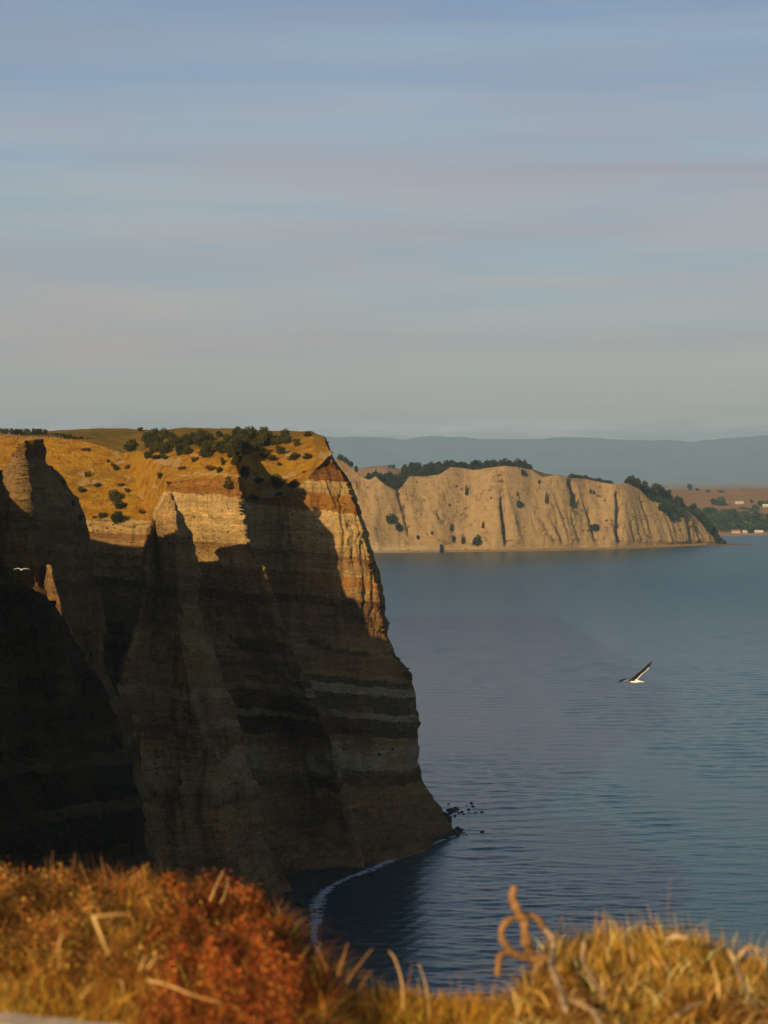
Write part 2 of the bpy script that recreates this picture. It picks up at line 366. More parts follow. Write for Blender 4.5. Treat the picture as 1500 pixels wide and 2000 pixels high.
bare = bare+.25*sstep(4.4, 5.0, vv)
green = sstep(2.6, 1.6, vv)*.65+.25*sstep(.1, .5, fbm(Gm, .06, 3, 31))
finish('cliff', Gm, gr, M_rock, bare=bare, green=green, key='main')

# ------------------------------------------------------------ pinnacle buttress in front of it
def cc(L, base): return [P(*t) for t in L]+[Pz(base[0], -2.5, base[1])]
A_ = [
 cc([(286, 1070, 500), (284, 1090, 504), (282, 1120, 506), (280, 1160, 506), (262, 1200, 505), (240, 1270, 505), (215, 1345, 505), (220, 1420, 505), (240, 1490, 505), (250, 1560, 505), (260, 1640, 505)], (270, 505)),
 cc([(294, 1020, 470), (290, 1045, 462), (288, 1090, 458), (286, 1150, 455), (272, 1200, 452), (252, 1270, 450), (230, 1340, 448), (238, 1410, 448), (258, 1480, 447), (272, 1560, 446), (290, 1650, 445)], (322, 440)),
 cc([(300, 1004, 475), (303, 1020, 474), (306, 1060, 474), (308, 1110, 472), (300, 1180, 468), (292, 1260, 462), (285, 1335, 456), (290, 1405, 455), (300, 1475, 453), (312, 1555, 451), (326, 1645, 449)], (350, 445)),
 cc([(322, 970, 462), (317, 1000, 462), (315, 1050, 462), (318, 1100, 462), (320, 1170, 463), (320, 1250, 460), (325, 1330, 457), (335, 1400, 455), (345, 1470, 453), (355, 1550, 451), (370, 1640, 450)], (392, 446)),
 cc([(331, 963, 457), (343, 1000, 456), (346, 1050, 455), (345, 1100, 455), (350, 1170, 458), (354, 1260, 456), (368, 1330, 455), (385, 1400, 454), (405, 1470, 453), (420, 1550, 452), (435, 1640, 452)], (462, 450)),
 cc([(337, 968, 461), (352, 1003, 463), (370, 1047, 467), (380, 1098, 471), (385, 1180, 477), (394, 1245, 481), (430, 1330, 482), (464, 1400, 480), (486, 1470, 480), (508, 1550, 480), (518, 1640, 480)], (584, 478)),
 cc([(326, 1020, 474), (335, 1055, 480), (342, 1090, 488), (355, 1130, 498), (365, 1190, 508), (372, 1245, 510), (400, 1330, 508), (420, 1400, 506), (440, 1470, 504), (470, 1550, 502), (490, 1640, 500)], (560, 500)),
]
G, uu, vv = loft(A_, .36, .16, 7)
G = rockify(G, 1.2, 0*vv, 31, 1.0, 1.0, 1.3)
finish('cliff_buttress', G, sstep(.25, 0, vv)*0, M_but, key='butA')

# ------------------------------------------------------------ left stack fin
B_ = [
 cc([(-90, 960, 440), (-90, 990, 440), (-90, 1020, 440), (-90, 1060, 440), (-90, 1100, 440), (-90, 1150, 440), (-80, 1200, 440), (-60, 1300, 440), (-40, 1400, 440), (-20, 1500, 440), (0, 1640, 440)], (20, 440)),
 cc([(18, 905, 392), (2, 930, 390), (-6, 965, 388), (-10, 1010, 385), (-10, 1060, 382), (-10, 1105, 380), (0, 1200, 378), (20, 1300, 376), (40, 1400, 374), (60, 1500, 372), (90, 1640, 370)], (120, 366)),
 cc([(30, 872, 386), (27, 905, 385), (20, 945, 381), (10, 1010, 379), (10, 1060, 377), (15, 1105, 375), (40, 1200, 373), (70, 1300, 371), (100, 1400, 369), (125, 1500, 367), (155, 1640, 364)], (190, 360)),
 cc([(50, 860, 379), (46, 905, 378), (42, 950, 377), (45, 1010, 376), (55, 1060, 375), (65, 1105, 374), (95, 1200, 373), (125, 1300, 372), (150, 1400, 371), (175, 1500, 369), (205, 1640, 366)], (240, 362)),
 cc([(76, 857, 391), (80, 902, 392), (105, 945, 396), (118, 990, 398), (130, 1050, 398), (138, 1105, 398), (152, 1200, 396), (165, 1300, 395), (192, 1385, 392), (218, 1475, 390), (250, 1640, 386)], (290, 380)),
 cc([(79, 858, 395), (84, 903, 402), (131, 946, 426), (153, 985, 430), (173, 1050, 430), (181, 1105, 423), (188, 1200, 424), (197, 1300, 424), (238, 1372, 420), (266, 1470, 416), (288, 1640, 410)], (345, 404)),
 cc([(50, 940, 424), (60, 962, 430), (95, 985, 450), (125, 995, 455), (140, 1055, 460), (150, 1110, 460), (160, 1200, 460), (170, 1300, 460), (205, 1380, 455), (230, 1480, 450), (250, 1640, 445)], (300, 440)),
]
G, uu, vv = loft(B_, .38, .12, 13)
G = rockify(G, 1.3, 0*vv, 51, 1.0, 1.0, 1.8)
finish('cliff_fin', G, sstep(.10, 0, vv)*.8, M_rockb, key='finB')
# narrow rib standing off the fin, catching the sun
R_ = [
 cc([(90, 1106, 386), (58, 1150, 384), (48, 1200, 382), (70, 1260, 380), (90, 1320, 378)], (120, 375)),
 cc([(96, 1103, 374), (109, 1150, 369), (124, 1200, 366), (146, 1255, 363), (184, 1320, 361)], (262, 354)),
 cc([(97, 1104, 386), (110, 1150, 386), (125, 1200, 386), (147, 1260, 386), (186, 1325, 386)], (270, 384)),
]
G, uu, vv = loft(R_, .4, .05, 17); G = rockify(G, .35, 0*vv, 61, .3)
finish('cliff_rib', G, 0*vv, M_but)
# nearest dark fin
C_ = [
 cc([(-160, 1060, 330), (-160, 1120, 330), (-160, 1200, 330), (-160, 1300, 330), (-160, 1400, 330), (-160, 1500, 330), (-160, 1700, 330)], (-160, 330)),
 cc([(-120, 1075, 262), (-110, 1130, 262), (-100, 1200, 262), (-90, 1300, 261), (-80, 1400, 261), (-70, 1500, 260), (-60, 1700, 258)], (-40, 255)),
 cc([(0, 1122, 285), (10, 1160, 284), (20, 1210, 283), (30, 1300, 282), (45, 1400, 281), (60, 1500, 280), (90, 1700, 277)], (150, 270)),
 cc([(75, 1165, 300), (90, 1195, 299), (105, 1240, 298), (125, 1310, 297), (150, 1400, 296), (175, 1500, 294), (205, 1700, 290)], (300, 282)),
 cc([(101, 1178, 312), (126, 1232, 312), (150, 1285, 312), (178, 1335, 312), (218, 1400, 310), (256, 1490, 308), (296, 1700, 304)], (400, 296)),
 cc([(60, 1185, 345), (80, 1240, 345), (100, 1290, 345), (120, 1345, 345), (160, 1410, 345), (200, 1500, 345), (230, 1700, 345)], (300, 340)),
]
G, uu, vv = loft(C_, .5, .08, 23); G = rockify(G, 1.4, 0*vv, 71, .9)
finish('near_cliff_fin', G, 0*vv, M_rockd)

# ------------------------------------------------------------ clifftop land on the left, outside the frame (it shades the bay)
def plateau(name, pts, ztop, res, mat, slopeout=6, seed=0, closed=True):
    """pts: plan polyline of the rim; curtain down to the sea and a top sheet"""
    pts = [np.array(p, float) for p in pts]
    cen = np.mean(pts, axis=0); cs = []
    for i, p in enumerate(pts+[pts[0]]):
        z = ztop if not isinstance(ztop, list) else ztop[i % len(pts)]
        d = (p-cen); d = d/np.linalg.norm(d)
        c = [(*(cen+(p-cen)*.02), z+1.0), (*(cen+(p-cen)*.55), z+.8), (*(cen+(p-cen)*.9), z+.3), (*p, z), (*(p+d*slopeout*.5), z*.5), (*(p+d*slopeout), -2.5)]
        cs.append(c)
    G, uu, vv = loft(cs, res, .0, seed)
    gr = 1-sstep(2.9, 3.05, vv)
    G = rockify(G, .8, gr, seed, .5)
    return finish(name, G, gr, mat)
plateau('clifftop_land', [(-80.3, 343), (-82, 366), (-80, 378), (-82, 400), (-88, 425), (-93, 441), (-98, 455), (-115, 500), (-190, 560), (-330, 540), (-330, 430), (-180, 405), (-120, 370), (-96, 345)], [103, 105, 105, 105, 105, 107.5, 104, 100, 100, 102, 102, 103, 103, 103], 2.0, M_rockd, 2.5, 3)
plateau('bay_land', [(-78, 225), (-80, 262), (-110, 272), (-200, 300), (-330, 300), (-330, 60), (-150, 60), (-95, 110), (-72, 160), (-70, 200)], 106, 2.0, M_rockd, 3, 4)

# ------------------------------------------------------------ far headland
HR = [(655, 893), (672, 902), (690, 915), (706, 932), (722, 937), (733, 930), (748, 944), (772, 958), (786, 950), (800, 931), (835, 930), (860, 926), (880, 912), (905, 914), (925, 918), (950, 914), (985, 910), (1010, 912), (1040, 918), (1060, 932), (1085, 927), (1105, 930), (1113, 934), (1140, 935), (1175, 942), (1200, 946), (1225, 944), (1248, 955), (1270, 978), (1292, 984), (1312, 1010), (1330, 1002), (1340, 996), (1352, 1004), (1368, 1020), (1384, 1040), (1398, 1060)]
HTX = [640, 700, 715, 740, 780, 820, 900, 960, 1000, 1030, 1050, 1085, 1110, 1150, 1185, 1240, 1290, 1330, 1345, 1380, 1400]
HTY = [896, 928, 940, 938, 920, 915, 912, 912, 908, 914, 924, 929, 931, 936, 945, 948, 964, 984, 997, 1032, 1056]
HC = []
for i, (x, y) in enumerate(HR):
    k = i/(len(HR)-1)
    xb = 640+(1408-640)*k
    xb = x+(-40+52*k) if i > 3 else x-20
    yb = np.interp(x, [650, 1000, 1200, 1400], [1079, 1076, 1072, 1062]); Yb = H*F/(yb-HY)
    bulge = 14*math.sin(x*.023)+9*math.sin(x*.055+1)
    Yb2 = Yb+bulge*.5; rec = 40+bulge*.5
    Yr = Yb2+rec*min(1, (yb-y)/120)
    py_ = [y, y+(yb-y)*.15, y+(yb-y)*.35, y+(yb-y)*.6, y+(yb-y)*.82]
    sl = 14*math.sin(i*.9)
    ht = np.interp(x, HTX, HTY); c = [P(x+8, ht+30 if x < 1300 else ht+6, Yr+420), P(x+4, ht, Yr+170), P(x+1, y+2, Yr+25), P(x, y, Yr)]
    for q, yy in enumerate(py_[1:]):
        t = (yy-y)/(yb-y); c.append(P(x+(xb-x)*t, yy, Yr+(Yb2-Yr)*(t**.85)))
    c.append(P(xb-4, yb-2.5, Yb2-2)); c.append(Pz(xb-4, 1.0, Yb-22)); c.append(Pz(xb-4, -1.5, Yb-34)); HC.append(c)
G, uu, vv = loft(HC, 2.7, .35, 5)
grh = 1-sstep(2.7, 3.05, vv)
n = gnormals(G); hx = n.copy(); hx[..., 2] *= .3
rk = sstep(2.8, 3.3, vv)*(1-sstep(7.2, 8.0, vv))
wp = G+np.stack([8*fbm(G, .01, 3, 5)+.22*G[..., 2], 0*vv, 0*vv], -1)
px, py = proj(G); low = sstep(3.2, 5.5, vv)
d = 2.2*fbm(wp, (.012, .012, .004), 3, 81)+2.5*ridged(wp, (.028, .028, .0020), 3, 82)*(.4+.8*low)+2.6*ridged(wp, (.080, .080, .005), 4, 86)*(.5+low)+1.6*ledge(G[..., 2]/3.0+fbm(G, .02, 2, 5), 4)*(1-low)+1.3*fbm(G, (.09, .09, .05), 4, 88)
def gully(cx0, cx1, y0, y1, w, dep):
    c = cx0+(cx1-cx0)*np.clip((py-y0)/(y1-y0), 0, 1); f = sstep(y0-4, y0+8, py)*sstep(y1+4, y1-12, py)
    return -dep*np.exp(-((px-c)/w)**2)*f
for a_ in [(974, 992, 918, 1075, 4.5, 20), (770, 800, 925, 1050, 5, 5), (700, 722, 935, 1000, 5, 9), (1112, 1126, 940, 985, 5, 18), (1206, 1212, 960, 1062, 3.5, 12), (1146, 1172, 1000, 1070, 5, 10), (852, 868, 1000, 1025, 3, 9), (1342, 1348, 1010, 1060, 3, 8), (944, 960, 1035, 1070, 3, 7), (1055, 1085, 1010, 1066, 3, 6), (1075, 1100, 1005, 1066, 2.5, 5), (1115, 1132, 1010, 1066, 3, 6), (1180, 1184, 1040, 1066, 3, 6)]: d = d+gully(*a_)
G = G+hx*(d*rk)[..., None]
G[..., 2] += fbm(G, .01, 3, 90)*3*(1-rk)*(vv < 2.5)
px, py = proj(G)
gb = blobs(px, py, [(1360, 1056, 22, 9), (1330, 1058, 20, 6), (1300, 1063, 30, 4), (880, 1058, 60, 8), (1395, 1062, 30, 4), (930, 1062, 40, 6)])
grh = np.maximum(grh, gb*.62)
finish('headland', G, grh, M_far, green=np.maximum(gb*.9, (1-sstep(2.5, 3, vv))*.5), key='head')

# ------------------------------------------------------------ sea
def water_mat():
    m, nt, b = newmat('sea water'); N = NT(nt)
    geo = N.n('ShaderNodeNewGeometry').outputs['Position']
    w3 = N.noise(N.map(geo, (1.1, 2.2, 1), (0, 0, .25)), 1, 3, .6)
    N.l(N.bump(w3, .30, .22), b.inputs['Normal'])
    N.l(N.mix(N.noise(geo, .006, 3), (.005, .056, .086), (.006, .066, .088)), b.inputs['Base Color']); b.inputs['IOR'].default_value = 1.33
    N.l(N.math('MAXIMUM', N.attr('rgh').outputs['Fac'], .13), b.inputs['Roughness'])
    return m
def sheet(name, x0, x1, y0, y1, nx, ny, zf, mat, attrs=None):
    X, Y = np.meshgrid(np.linspace(x0, x1, nx), np.linspace(y0, y1, ny)); Z = zf(X, Y) if callable(zf) else X*0+zf
    o = mesh_np(name, np.stack([X, Y, Z], -1), gridfaces(ny, nx), mat); return o
SEA = water_mat()
def waves(X, Y, cell):
    g = np.random.default_rng(77); Z = np.zeros_like(X); q = np.stack([X*.0075+Y*.002, Y*.0026, 0*X], -1)
    calm = .55+.72*sstep(-.16, .14, fbm(q+fbm(q, 1.3, 2, 9)[..., None]*.5, 1.0, 4, 66)); wob = fbm(np.stack([X, Y, 0*X], -1), .02, 2, 4)*2.5
    for n_ in range(34):
        lam = 1.9*(9.0**g.random()); th = g.normal()*.48-.18; kx, ky = math.sin(th)*2*math.pi/lam, math.cos(th)*2*math.pi/lam; ph = g.uniform(0, 6.28)
        a = .0150*lam/(2*math.pi)*(1.3 if lam < 6 else .6); f = np.clip(lam/(cell*2.2)-1.0, 0.0, 1)
        Z += a*f*np.sin(kx*X+ky*Y+ph+wob*(1+.3*math.sin(n_)))
    return Z*calm
ys = [330.0]
while ys[-1] < 3600: ys.append(ys[-1]+max(.55, ys[-1]*.00125))
ys = np.array(ys); pxs = np.linspace(-60, 1660, 700); YY, PP = np.meshgrid(ys, pxs, indexing='ij'); XX = (PP-CX)/F*YY
cell = np.maximum(np.gradient(ys)[:, None]+0*PP, YY/F*(pxs[1]-pxs[0]))
ed = np.minimum(1, np.minimum((PP+60)/60, (1660-PP)/60))*sstep(330, 345, YY)*sstep(3600, 3400, YY)
w = mesh_np('water', np.stack([XX, YY, waves(XX, YY, cell)*ed], -1), gridfaces(len(ys), len(pxs)), SEA, attrs={'rgh': (.13+.20*sstep(450, 1900, YY)).ravel()}); w['kind'] = 'structure'
w = sheet('water', -9000, 12000, -890, 9500, 4, 4, -.8, SEA); w['kind'] = 'structure'
# the far sheet lies just under the near one, so no gap shows where they meet

# ------------------------------------------------------------ distant land and mountains
def land_mat():
    m, nt, b = newmat('distant fields'); N = NT(nt); geo = N.n('ShaderNodeNewGeometry').outputs['Position']
    a = N.noise(N.map(geo, (.004, .0012, 1)), 1, 4, .6, .6); c = N.noise(geo, .03, 4, .6)
    col = N.ramp(a, [(.35, (.30, .155, .075)), (.48, (.36, .20, .10)), (.55, (.20, .15, .06)), (.62, (.33, .19, .10)), (.7, (.26, .14, .07))])
    col = N.mix(1.0, col, N.ramp(c, [(.3, (.8, .8, .8)), (.7, (1.1, 1.1, 1.1))]), 'MULTIPLY')
    N.l(col, b.inputs['Base Color']); b.inputs['Roughness'].default_value = 1; b.inputs['Specular IOR Level'].default_value = .05
    return m
M_land = land_mat()
def landz(X, Y):
    ppx = CX+F*X/Y
    sh = 3410+60*np.sin(X*.004)+.15*np.maximum(0, X-700)
    t = np.clip((Y-sh)/1500, -1, 1)
    q = np.stack([X, Y, 0*X], -1)
    z = np.where(t < 0, t*40, 2.2+58*sstep(.0, 1, t))
    fall = sstep(5200, 6800, Y)
    z = z*(1-fall*.6)+sstep(.05, .5, t)*fbm(q, .0018, 4, 12)*16
    return z
shore_mask = None
X, T = np.meshgrid(np.linspace(0, 1, 260), np.concatenate([np.linspace(3330, 7000, 240), np.geomspace(7060, 31000, 60)]))
PX = -1500+X*6000; XX = (PX-CX)/F*T
mesh_np('farmland', np.stack([XX, T, landz(XX, T)], -1), gridfaces(300, 260), M_land)['kind'] = 'structure'
# sunlit hill behind the headland saddle
def hill(name, px0, px1, prof, Y, depth, mat):
    xs = np.linspace(px0, px1, 90); ys = np.interp(xs, [p[0] for p in prof], [p[1] for p in prof])
    rows = []
    for k, t in enumerate(np.linspace(0, 1, 24)):
        yy = Y+depth*(t-.5)*2; zt = H-(ys-HY)/F*Y
        z = zt*np.cos((t-.5)*math.pi)**.8 if 0 < t < 1 else zt*0-2
        q = np.stack([(xs-CX)/F*Y, xs*0+yy, xs*0], -1)
        rows.append(np.stack([(xs-CX)/F*Y, xs*0+yy, np.maximum(z, -3)+fbm(q, .004, 3, 3)*zt*.05], -1))
    G = np.array(rows); o = mesh_np(name, G, gridfaces(24, 90), mat); o['kind'] = 'structure'; return G
hill('hill', 560, 960, [(560, 925), (690, 919), (720, 914), (755, 911), (790, 920), (960, 960)], 4600, 500, M_land)
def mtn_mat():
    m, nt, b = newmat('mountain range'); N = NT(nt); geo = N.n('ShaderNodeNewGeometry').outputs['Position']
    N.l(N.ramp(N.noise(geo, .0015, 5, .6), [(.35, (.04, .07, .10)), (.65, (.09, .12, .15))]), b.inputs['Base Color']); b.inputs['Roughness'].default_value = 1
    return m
xs = np.linspace(-900, 3200, 420)
mp = np.interp(xs, [-900, 300, 560, 640, 700, 780, 850, 920, 1000, 1100, 1200, 1300, 1400, 1500, 1900, 3200], [870, 862, 858, 853, 851, 856, 850, 856, 857, 855, 857, 862, 855, 853, 862, 880])
mp = mp+fbm(np.stack([xs, xs*0, xs*0], -1), .02, 5, 3)*5
YM = 30000; rows = []
for t in np.linspace(0, 1, 30):
    zt = H-(mp-HY)/F*YM; yy = YM-4500+6500*t
    X_ = (xs-CX)/F*YM; q = np.stack([X_, X_*0+yy, X_*0], -1)
    prof_ = (t/.7)**1.3 if t < .7 else 1-(t-.7)*2
    z = zt*prof_*(1+.25*ridged(q, .0006, 4, 8)*(1-abs(t-.7))*(0 if abs(t-.7) < .03 else 1))
    rows.append(np.stack([X_, X_*0+yy, np.minimum(z, zt)-2], -1))
mesh_np('mountains', np.array(rows), gridfaces(30, len(xs)), mtn_mat())['kind'] = 'structure'

# ------------------------------------------------------------ shrubs and trees
def foliage(name, n, lobes, leaf, mat, seed, trunk=None):
    """crown of many small leaf clumps spread through lobes (cx,cy,cz,rx,ry,rz); unit scale"""
    g = np.random.default_rng(seed); L = np.array(lobes, float); w = L[:, 3]*L[:, 4]; k = g.choice(len(L), n, p=w/w.sum())
    d = g.normal(size=(n, 3)); d /= np.linalg.norm(d, axis=1, keepdims=True); r = g.uniform(.45, 1.08, n)**.6
    c = L[k, :3]+d*L[k, 3:]*r[:, None]; c = c[c[:, 2] > .0]; n = len(c)
    a = g.normal(size=(n, 3)); a /= np.linalg.norm(a, axis=1, keepdims=True); b = np.cross(a, g.normal(size=(n, 3))); b /= np.linalg.norm(b, axis=1, keepdims=True)
    s = (leaf*g.uniform(.5, 1.4, n))[:, None]
    V = np.stack([c-a*s, c+b*s*.7, c+a*s, c-b*s*.7], 1).reshape(-1, 3); Fc = np.arange(4*n).reshape(-1, 4)
    t = np.clip(.5+.35*vnoise(c*2.3+seed)+.28*g.normal(size=n), 0, 1)
    o = mesh_np(name, V, Fc, mat, attrs={'tint': np.repeat(t, 4)}, smooth=False); return o
M_shrub = leafmat('shrub leaves', (.085, .085, .022), (.022, .026, .010))
M_shrubbr = leafmat('brown shrub leaves', (.15, .08, .025), (.05, .03, .012))
M_pine = leafmat('headland tree leaves', (.035, .055, .022), (.012, .022, .012))
M_wood = leafmat('far wood leaves', (.045, .085, .035), (.02, .042, .02))
M_bark = simple('bark', (.12, .08, .05), .9, (.05, .035, .02), 3)
def lobes(seed, n, w=1.0, h=.8, flat=.6):
    r = random.Random(seed); L = [(0, 0, h*.45, w*.6, w*.6, h*.5)]
    for i in range(n):
        a = r.uniform(0, 6.28); d = r.uniform(.25, .62)*w; q = r.uniform(.18, .42)*w
        L.append((d*math.cos(a), d*math.sin(a), h*r.uniform(.25, .8), q, q, q*flat))
    return L
protos = {}
def proto(kind):
    if kind in protos: return protos[kind]
    if kind[0] == 'shrub': o = foliage('shrub', 1800, lobes(kind[1], 9, 1, .95, .62), .055, M_shrub, kind[1])
    if kind[0] == 'brown': o = foliage('shrub', 1200, lobes(kind[1], 7, 1, .6, .45), .055, M_shrubbr, kind[1]+9)
    if kind[0] == 'tree': o = foliage('tree', 420, lobes(kind[1]+40, 6, 1, 1.7, 1.0), .15, M_pine, kind[1]+20)
    if kind[0] == 'cone': o = foliage('tree', 420, [(0, 0, .5, .62, .62, .5), (0.05, 0, 1.1, .5, .5, .55), (0, .05, 1.7, .36, .36, .5), (0, 0, 2.2, .18, .18, .4)], .14, M_pine, kind[1]+30)
    if kind[0] == 'wood': o = foliage('tree', 420, lobes(kind[1]+60, 6, 1, 1.5, .9), .15, M_wood, kind[1]+50)
    protos[kind] = o; o['_p'] = 1; return o
def put(kind, loc, w, h, label, cat, group=None, rz=None, name=None):
    p = proto(kind)
    if p.get('_p') == 1: o = p; o['_p'] = 2
    else: o = p.copy(); COL.objects.link(o)
    o.name = name or p.name.split('.')[0]
    o.location = loc; o.scale = (w/2, w/2, h); o.rotation_euler = (0, 0, random.uniform(0, 6.28) if rz is None else rz)
    if 'group' in o: del o['group']
    return tag(o, label, cat, group)
# named shrubs of the near cliff: (px, py of the foot, width px, height px, kind, label)
SH = [
 (168, 876, 28, 11, 'brown', 'low reddish brown shrub alone in the golden grass right of the dark rock stack'),
 (255, 878, 34, 26, 'shrub', 'round dark shrub at the left end of the clifftop thicket, above the grass crest'),
 (287, 893, 17, 16, 'shrub', 'small dark shrub just left of the pale rubble hollow on the crest'),
 (275, 838, 15, 9, 'shrub', 'lone pale green tree on the skyline of the far hill'),
 (427, 850, 20, 15, 'shrub', 'small round shrub standing alone on the skyline left of the big thicket'),
 (600, 849, 19, 12, 'shrub', 'small shrub on the skyline at the right end of the clifftop'),
 (308, 934, 18, 14, 'shrub', 'compact dark shrub on the grass below the pale rubble hollow'),
 (210, 899, 9, 8, 'shrub', 'tiny shrub at the top of the curved pale scar'),
 (219, 908, 12, 16, 'brown', 'brown bush inside the curved pale scar'),
 (247, 912, 13, 16, 'brown', 'brown upright bush right of the curved pale scar'),
 (226, 915, 16, 12, 'shrub', 'dark bush below the curved pale scar'),
 (171, 929, 13, 14, 'shrub', 'bush inside the left pale gouge of the grass slope'),
 (190, 946, 18, 10, 'shrub', 'low bush at the right end of the left pale gouge'),
 (158, 958, 22, 13, 'shrub', 'wide green bush just below the left pale gouge'),
 (236, 946, 22, 12, 'brown', 'broad brown bush above the tall bush column'),
 (248, 958, 11, 10, 'shrub', 'small bush right of the tall bush column'),
 (224, 975, 34, 26, 'shrub', 'topmost bush of the dark column on the grass slope'),
 (232, 990, 30, 20, 'shrub', 'middle bush of the dark column on the grass slope'),
 (200, 1008, 20, 14, 'shrub', 'left low bush beside the foot of the dark column'),
 (230, 1018, 34, 26, 'shrub', 'lowest and largest green bush of the dark column on the grass slope'),
 (182, 1008, 18, 10, 'brown', 'small brown bush left of the column foot'),
 (275, 1000, 18, 14, 'brown', 'faded brown bush above the short lit wall near the pinnacle'),
 (326, 949, 14, 12, 'brown', 'brown tuft at the left end of the tan wall rim'),
 (377, 898, 16, 11, 'shrub', 'dark bush below the pale scar on the grassy bench'),
 (352, 914, 24, 14, 'brown', 'spreading brown bush right of the pale rubble hollow'),
 (410, 914, 30, 16, 'brown', 'wide brown bush in the middle of the grassy bench'),
 (432, 905, 12, 18, 'shrub', 'upright bush near the right end of the grassy bench'),
 (426, 920, 16, 14, 'shrub', 'dark bush low on the right of the grassy bench'),
 (483, 930, 30, 26, 'shrub', 'dark bush at the head of the shaded gully'),
 (505, 938, 24, 12, 'shrub', 'low bush right of the gully head'),
 (540, 950, 38, 30, 'shrub', 'broad dark bush on the slope left of the cape'),
 (570, 948, 30, 22, 'brown', 'brown bush beside the broad dark bush left of the cape'),
 (545, 966, 22, 10, 'shrub', 'small low bush under the broad dark bush'),
 (500, 978, 34, 18, 'brown', 'brown scrub above the shadowed wall of the cape'),
 (530, 896, 22, 14, 'shrub', 'bush on the slope under the right end of the thicket'),
 (548, 884, 20, 20, 'shrub', 'upright bush below the thicket, left of the bare hillside'),
 (575, 894, 34, 16, 'shrub', 'dark bush along the upper edge of the pale outcrop'),
 (600, 893, 26, 13, 'shrub', 'bush at the right of the pale outcrop'),
 (578, 868, 16, 18, 'shrub', 'small leaning bush on the smooth brown dome'),
 (562, 862, 8, 5, 'shrub', 'tiny bush on the smooth brown dome'),
 (592, 920, 14, 8, 'brown', 'small brown tuft left of the orange cape wall'),
 (545, 905, 14, 8, 'shrub', 'little bush under the left tip of the pale outcrop'),
 (645, 868, 8, 6, 'shrub', 'tiny bush on the outer skyline of the cape'),
]
ki = 0
def ppm(Y): return Y/F
for (x, y, w, h, k, lab) in SH:
    p = pick('main', x, y-2, 6); s = ppm(p[1]); ki += 1
    put((k, ki % 4), (p[0], p[1], p[2]-.25), w*s*1.1, h*s*1.05, lab, 'shrub')
# the clifftop thicket
gth = 'dark shrubs massed in the clifftop thicket'; rr = random.Random(3)
TH = []
for (x0, x1, y0, y1, n, w, h) in [(275, 345, 850, 885, 13, 24, 20), (345, 412, 862, 888, 12, 24, 20), (375, 412, 848, 862, 5, 24, 16), (412, 470, 868, 888, 8, 26, 20), (445, 530, 846, 870, 18, 28, 22), (450, 520, 866, 892, 14, 26, 20), (520, 562, 848, 866, 8, 24, 18), (455, 470, 893, 905, 2, 18, 18), (270, 290, 885, 892, 2, 18, 14), (300, 340, 886, 893, 4, 20, 9)]:
    for i in range(n): TH.append((rr.uniform(x0, x1), rr.uniform(y0, y1), w*rr.uniform(.7, 1.2), h*rr.uniform(.7, 1.15)))
for i, (x, y, w, h) in enumerate(TH):
    p = pick('main', x, y, 5); s = ppm(p[1])
    put(('shrub', i % 4), (p[0], p[1], p[2]-.4), w*s*1.25, h*s*1.2, 'dark rounded shrub growing among others in the clifftop thicket', 'shrub', gth)
for i, (x, y) in enumerate([(5, 847), (12, 847), (24, 848), (32, 848), (45, 848), (54, 848), (68, 848), (76, 848), (85, 848), (100, 851), (112, 852), (122, 853), (134, 854), (145, 857), (158, 859), (172, 861), (182, 862), (192, 863), (206, 866), (215, 868)]):
    p = pick('main', x, y-1, 5); s = 700/F; q = P(x, y+3, 700)
    put(('shrub', i % 4), q, 20*s, (15 if x < 95 else 10)*s, 'dark bush in the hedge line on the left skyline behind the fence', 'shrub', 'bushes of the hedge line behind the fence')
# bushes hanging on the edge of the fin and the cape
for i, (x, y, w, h, key, lab) in enumerate([(126, 935, 14, 12, 'finB', 'dark tuft on the right edge of the dark fin, highest'), (150, 985, 14, 12, 'finB', 'dark tuft halfway down the right edge of the dark fin'), (163, 1012, 16, 14, 'finB', 'dark tuft on the lower right edge of the dark fin'),
        (802, 1322, 14, 20, 'main', 'black bush hanging on the outer ledge of the cape'), (683, 918, 0, 0, '', '')]):
    if not key: continue
    p = pick(key, x, y, 8); s = ppm(p[1]); put(('shrub', i % 4), (p[0], p[1]-.3, p[2]-.6), w*s, h*s, lab, 'shrub')
for i, (x, y, w, h, lab) in enumerate([(350, 1522, 10, 16, 'dark bush on the pale patch of the pinnacle buttress, largest'), (310, 1552, 9, 9, 'small dark bush on the pale patch of the pinnacle buttress'), (275, 1515, 8, 12, 'dark bush at the left edge of the pale patch low on the buttress')]):
    p = pick('butA', x, y, 8); s = ppm(p[1]); put(('shrub', i % 4), (p[0], p[1]-.3, p[2]-.6), w*s, h*s, lab, 'shrub')
for i, (x, y) in enumerate([(612, 1520), (625, 1532), (640, 1535), (598, 1545), (655, 1548), (630, 1556), (606, 1535), (660, 1475), (676, 1462), (742, 1470), (770, 1460)]):
    p = pick('main', x, y, 6); s = ppm(p[1]); put(('shrub', i % 4), (p[0], p[1]-.2, p[2]-.4), random.uniform(5, 9)*s, random.uniform(5, 9)*s, 'small dark tuft clinging to the shaded wall low on the cape', 'shrub', 'small tufts low on the shaded cape wall')
for i, (x, y, w, h, lab) in enumerate([(770, 1215, 6, 6, 'tiny tuft on the outer edge of the cape just above the shadow')]):
    p = pick('main', x, y, 8); s = ppm(p[1]); put(('shrub', 1), (p[0], p[1], p[2]-.3), w*s, h*s, lab, 'shrub')
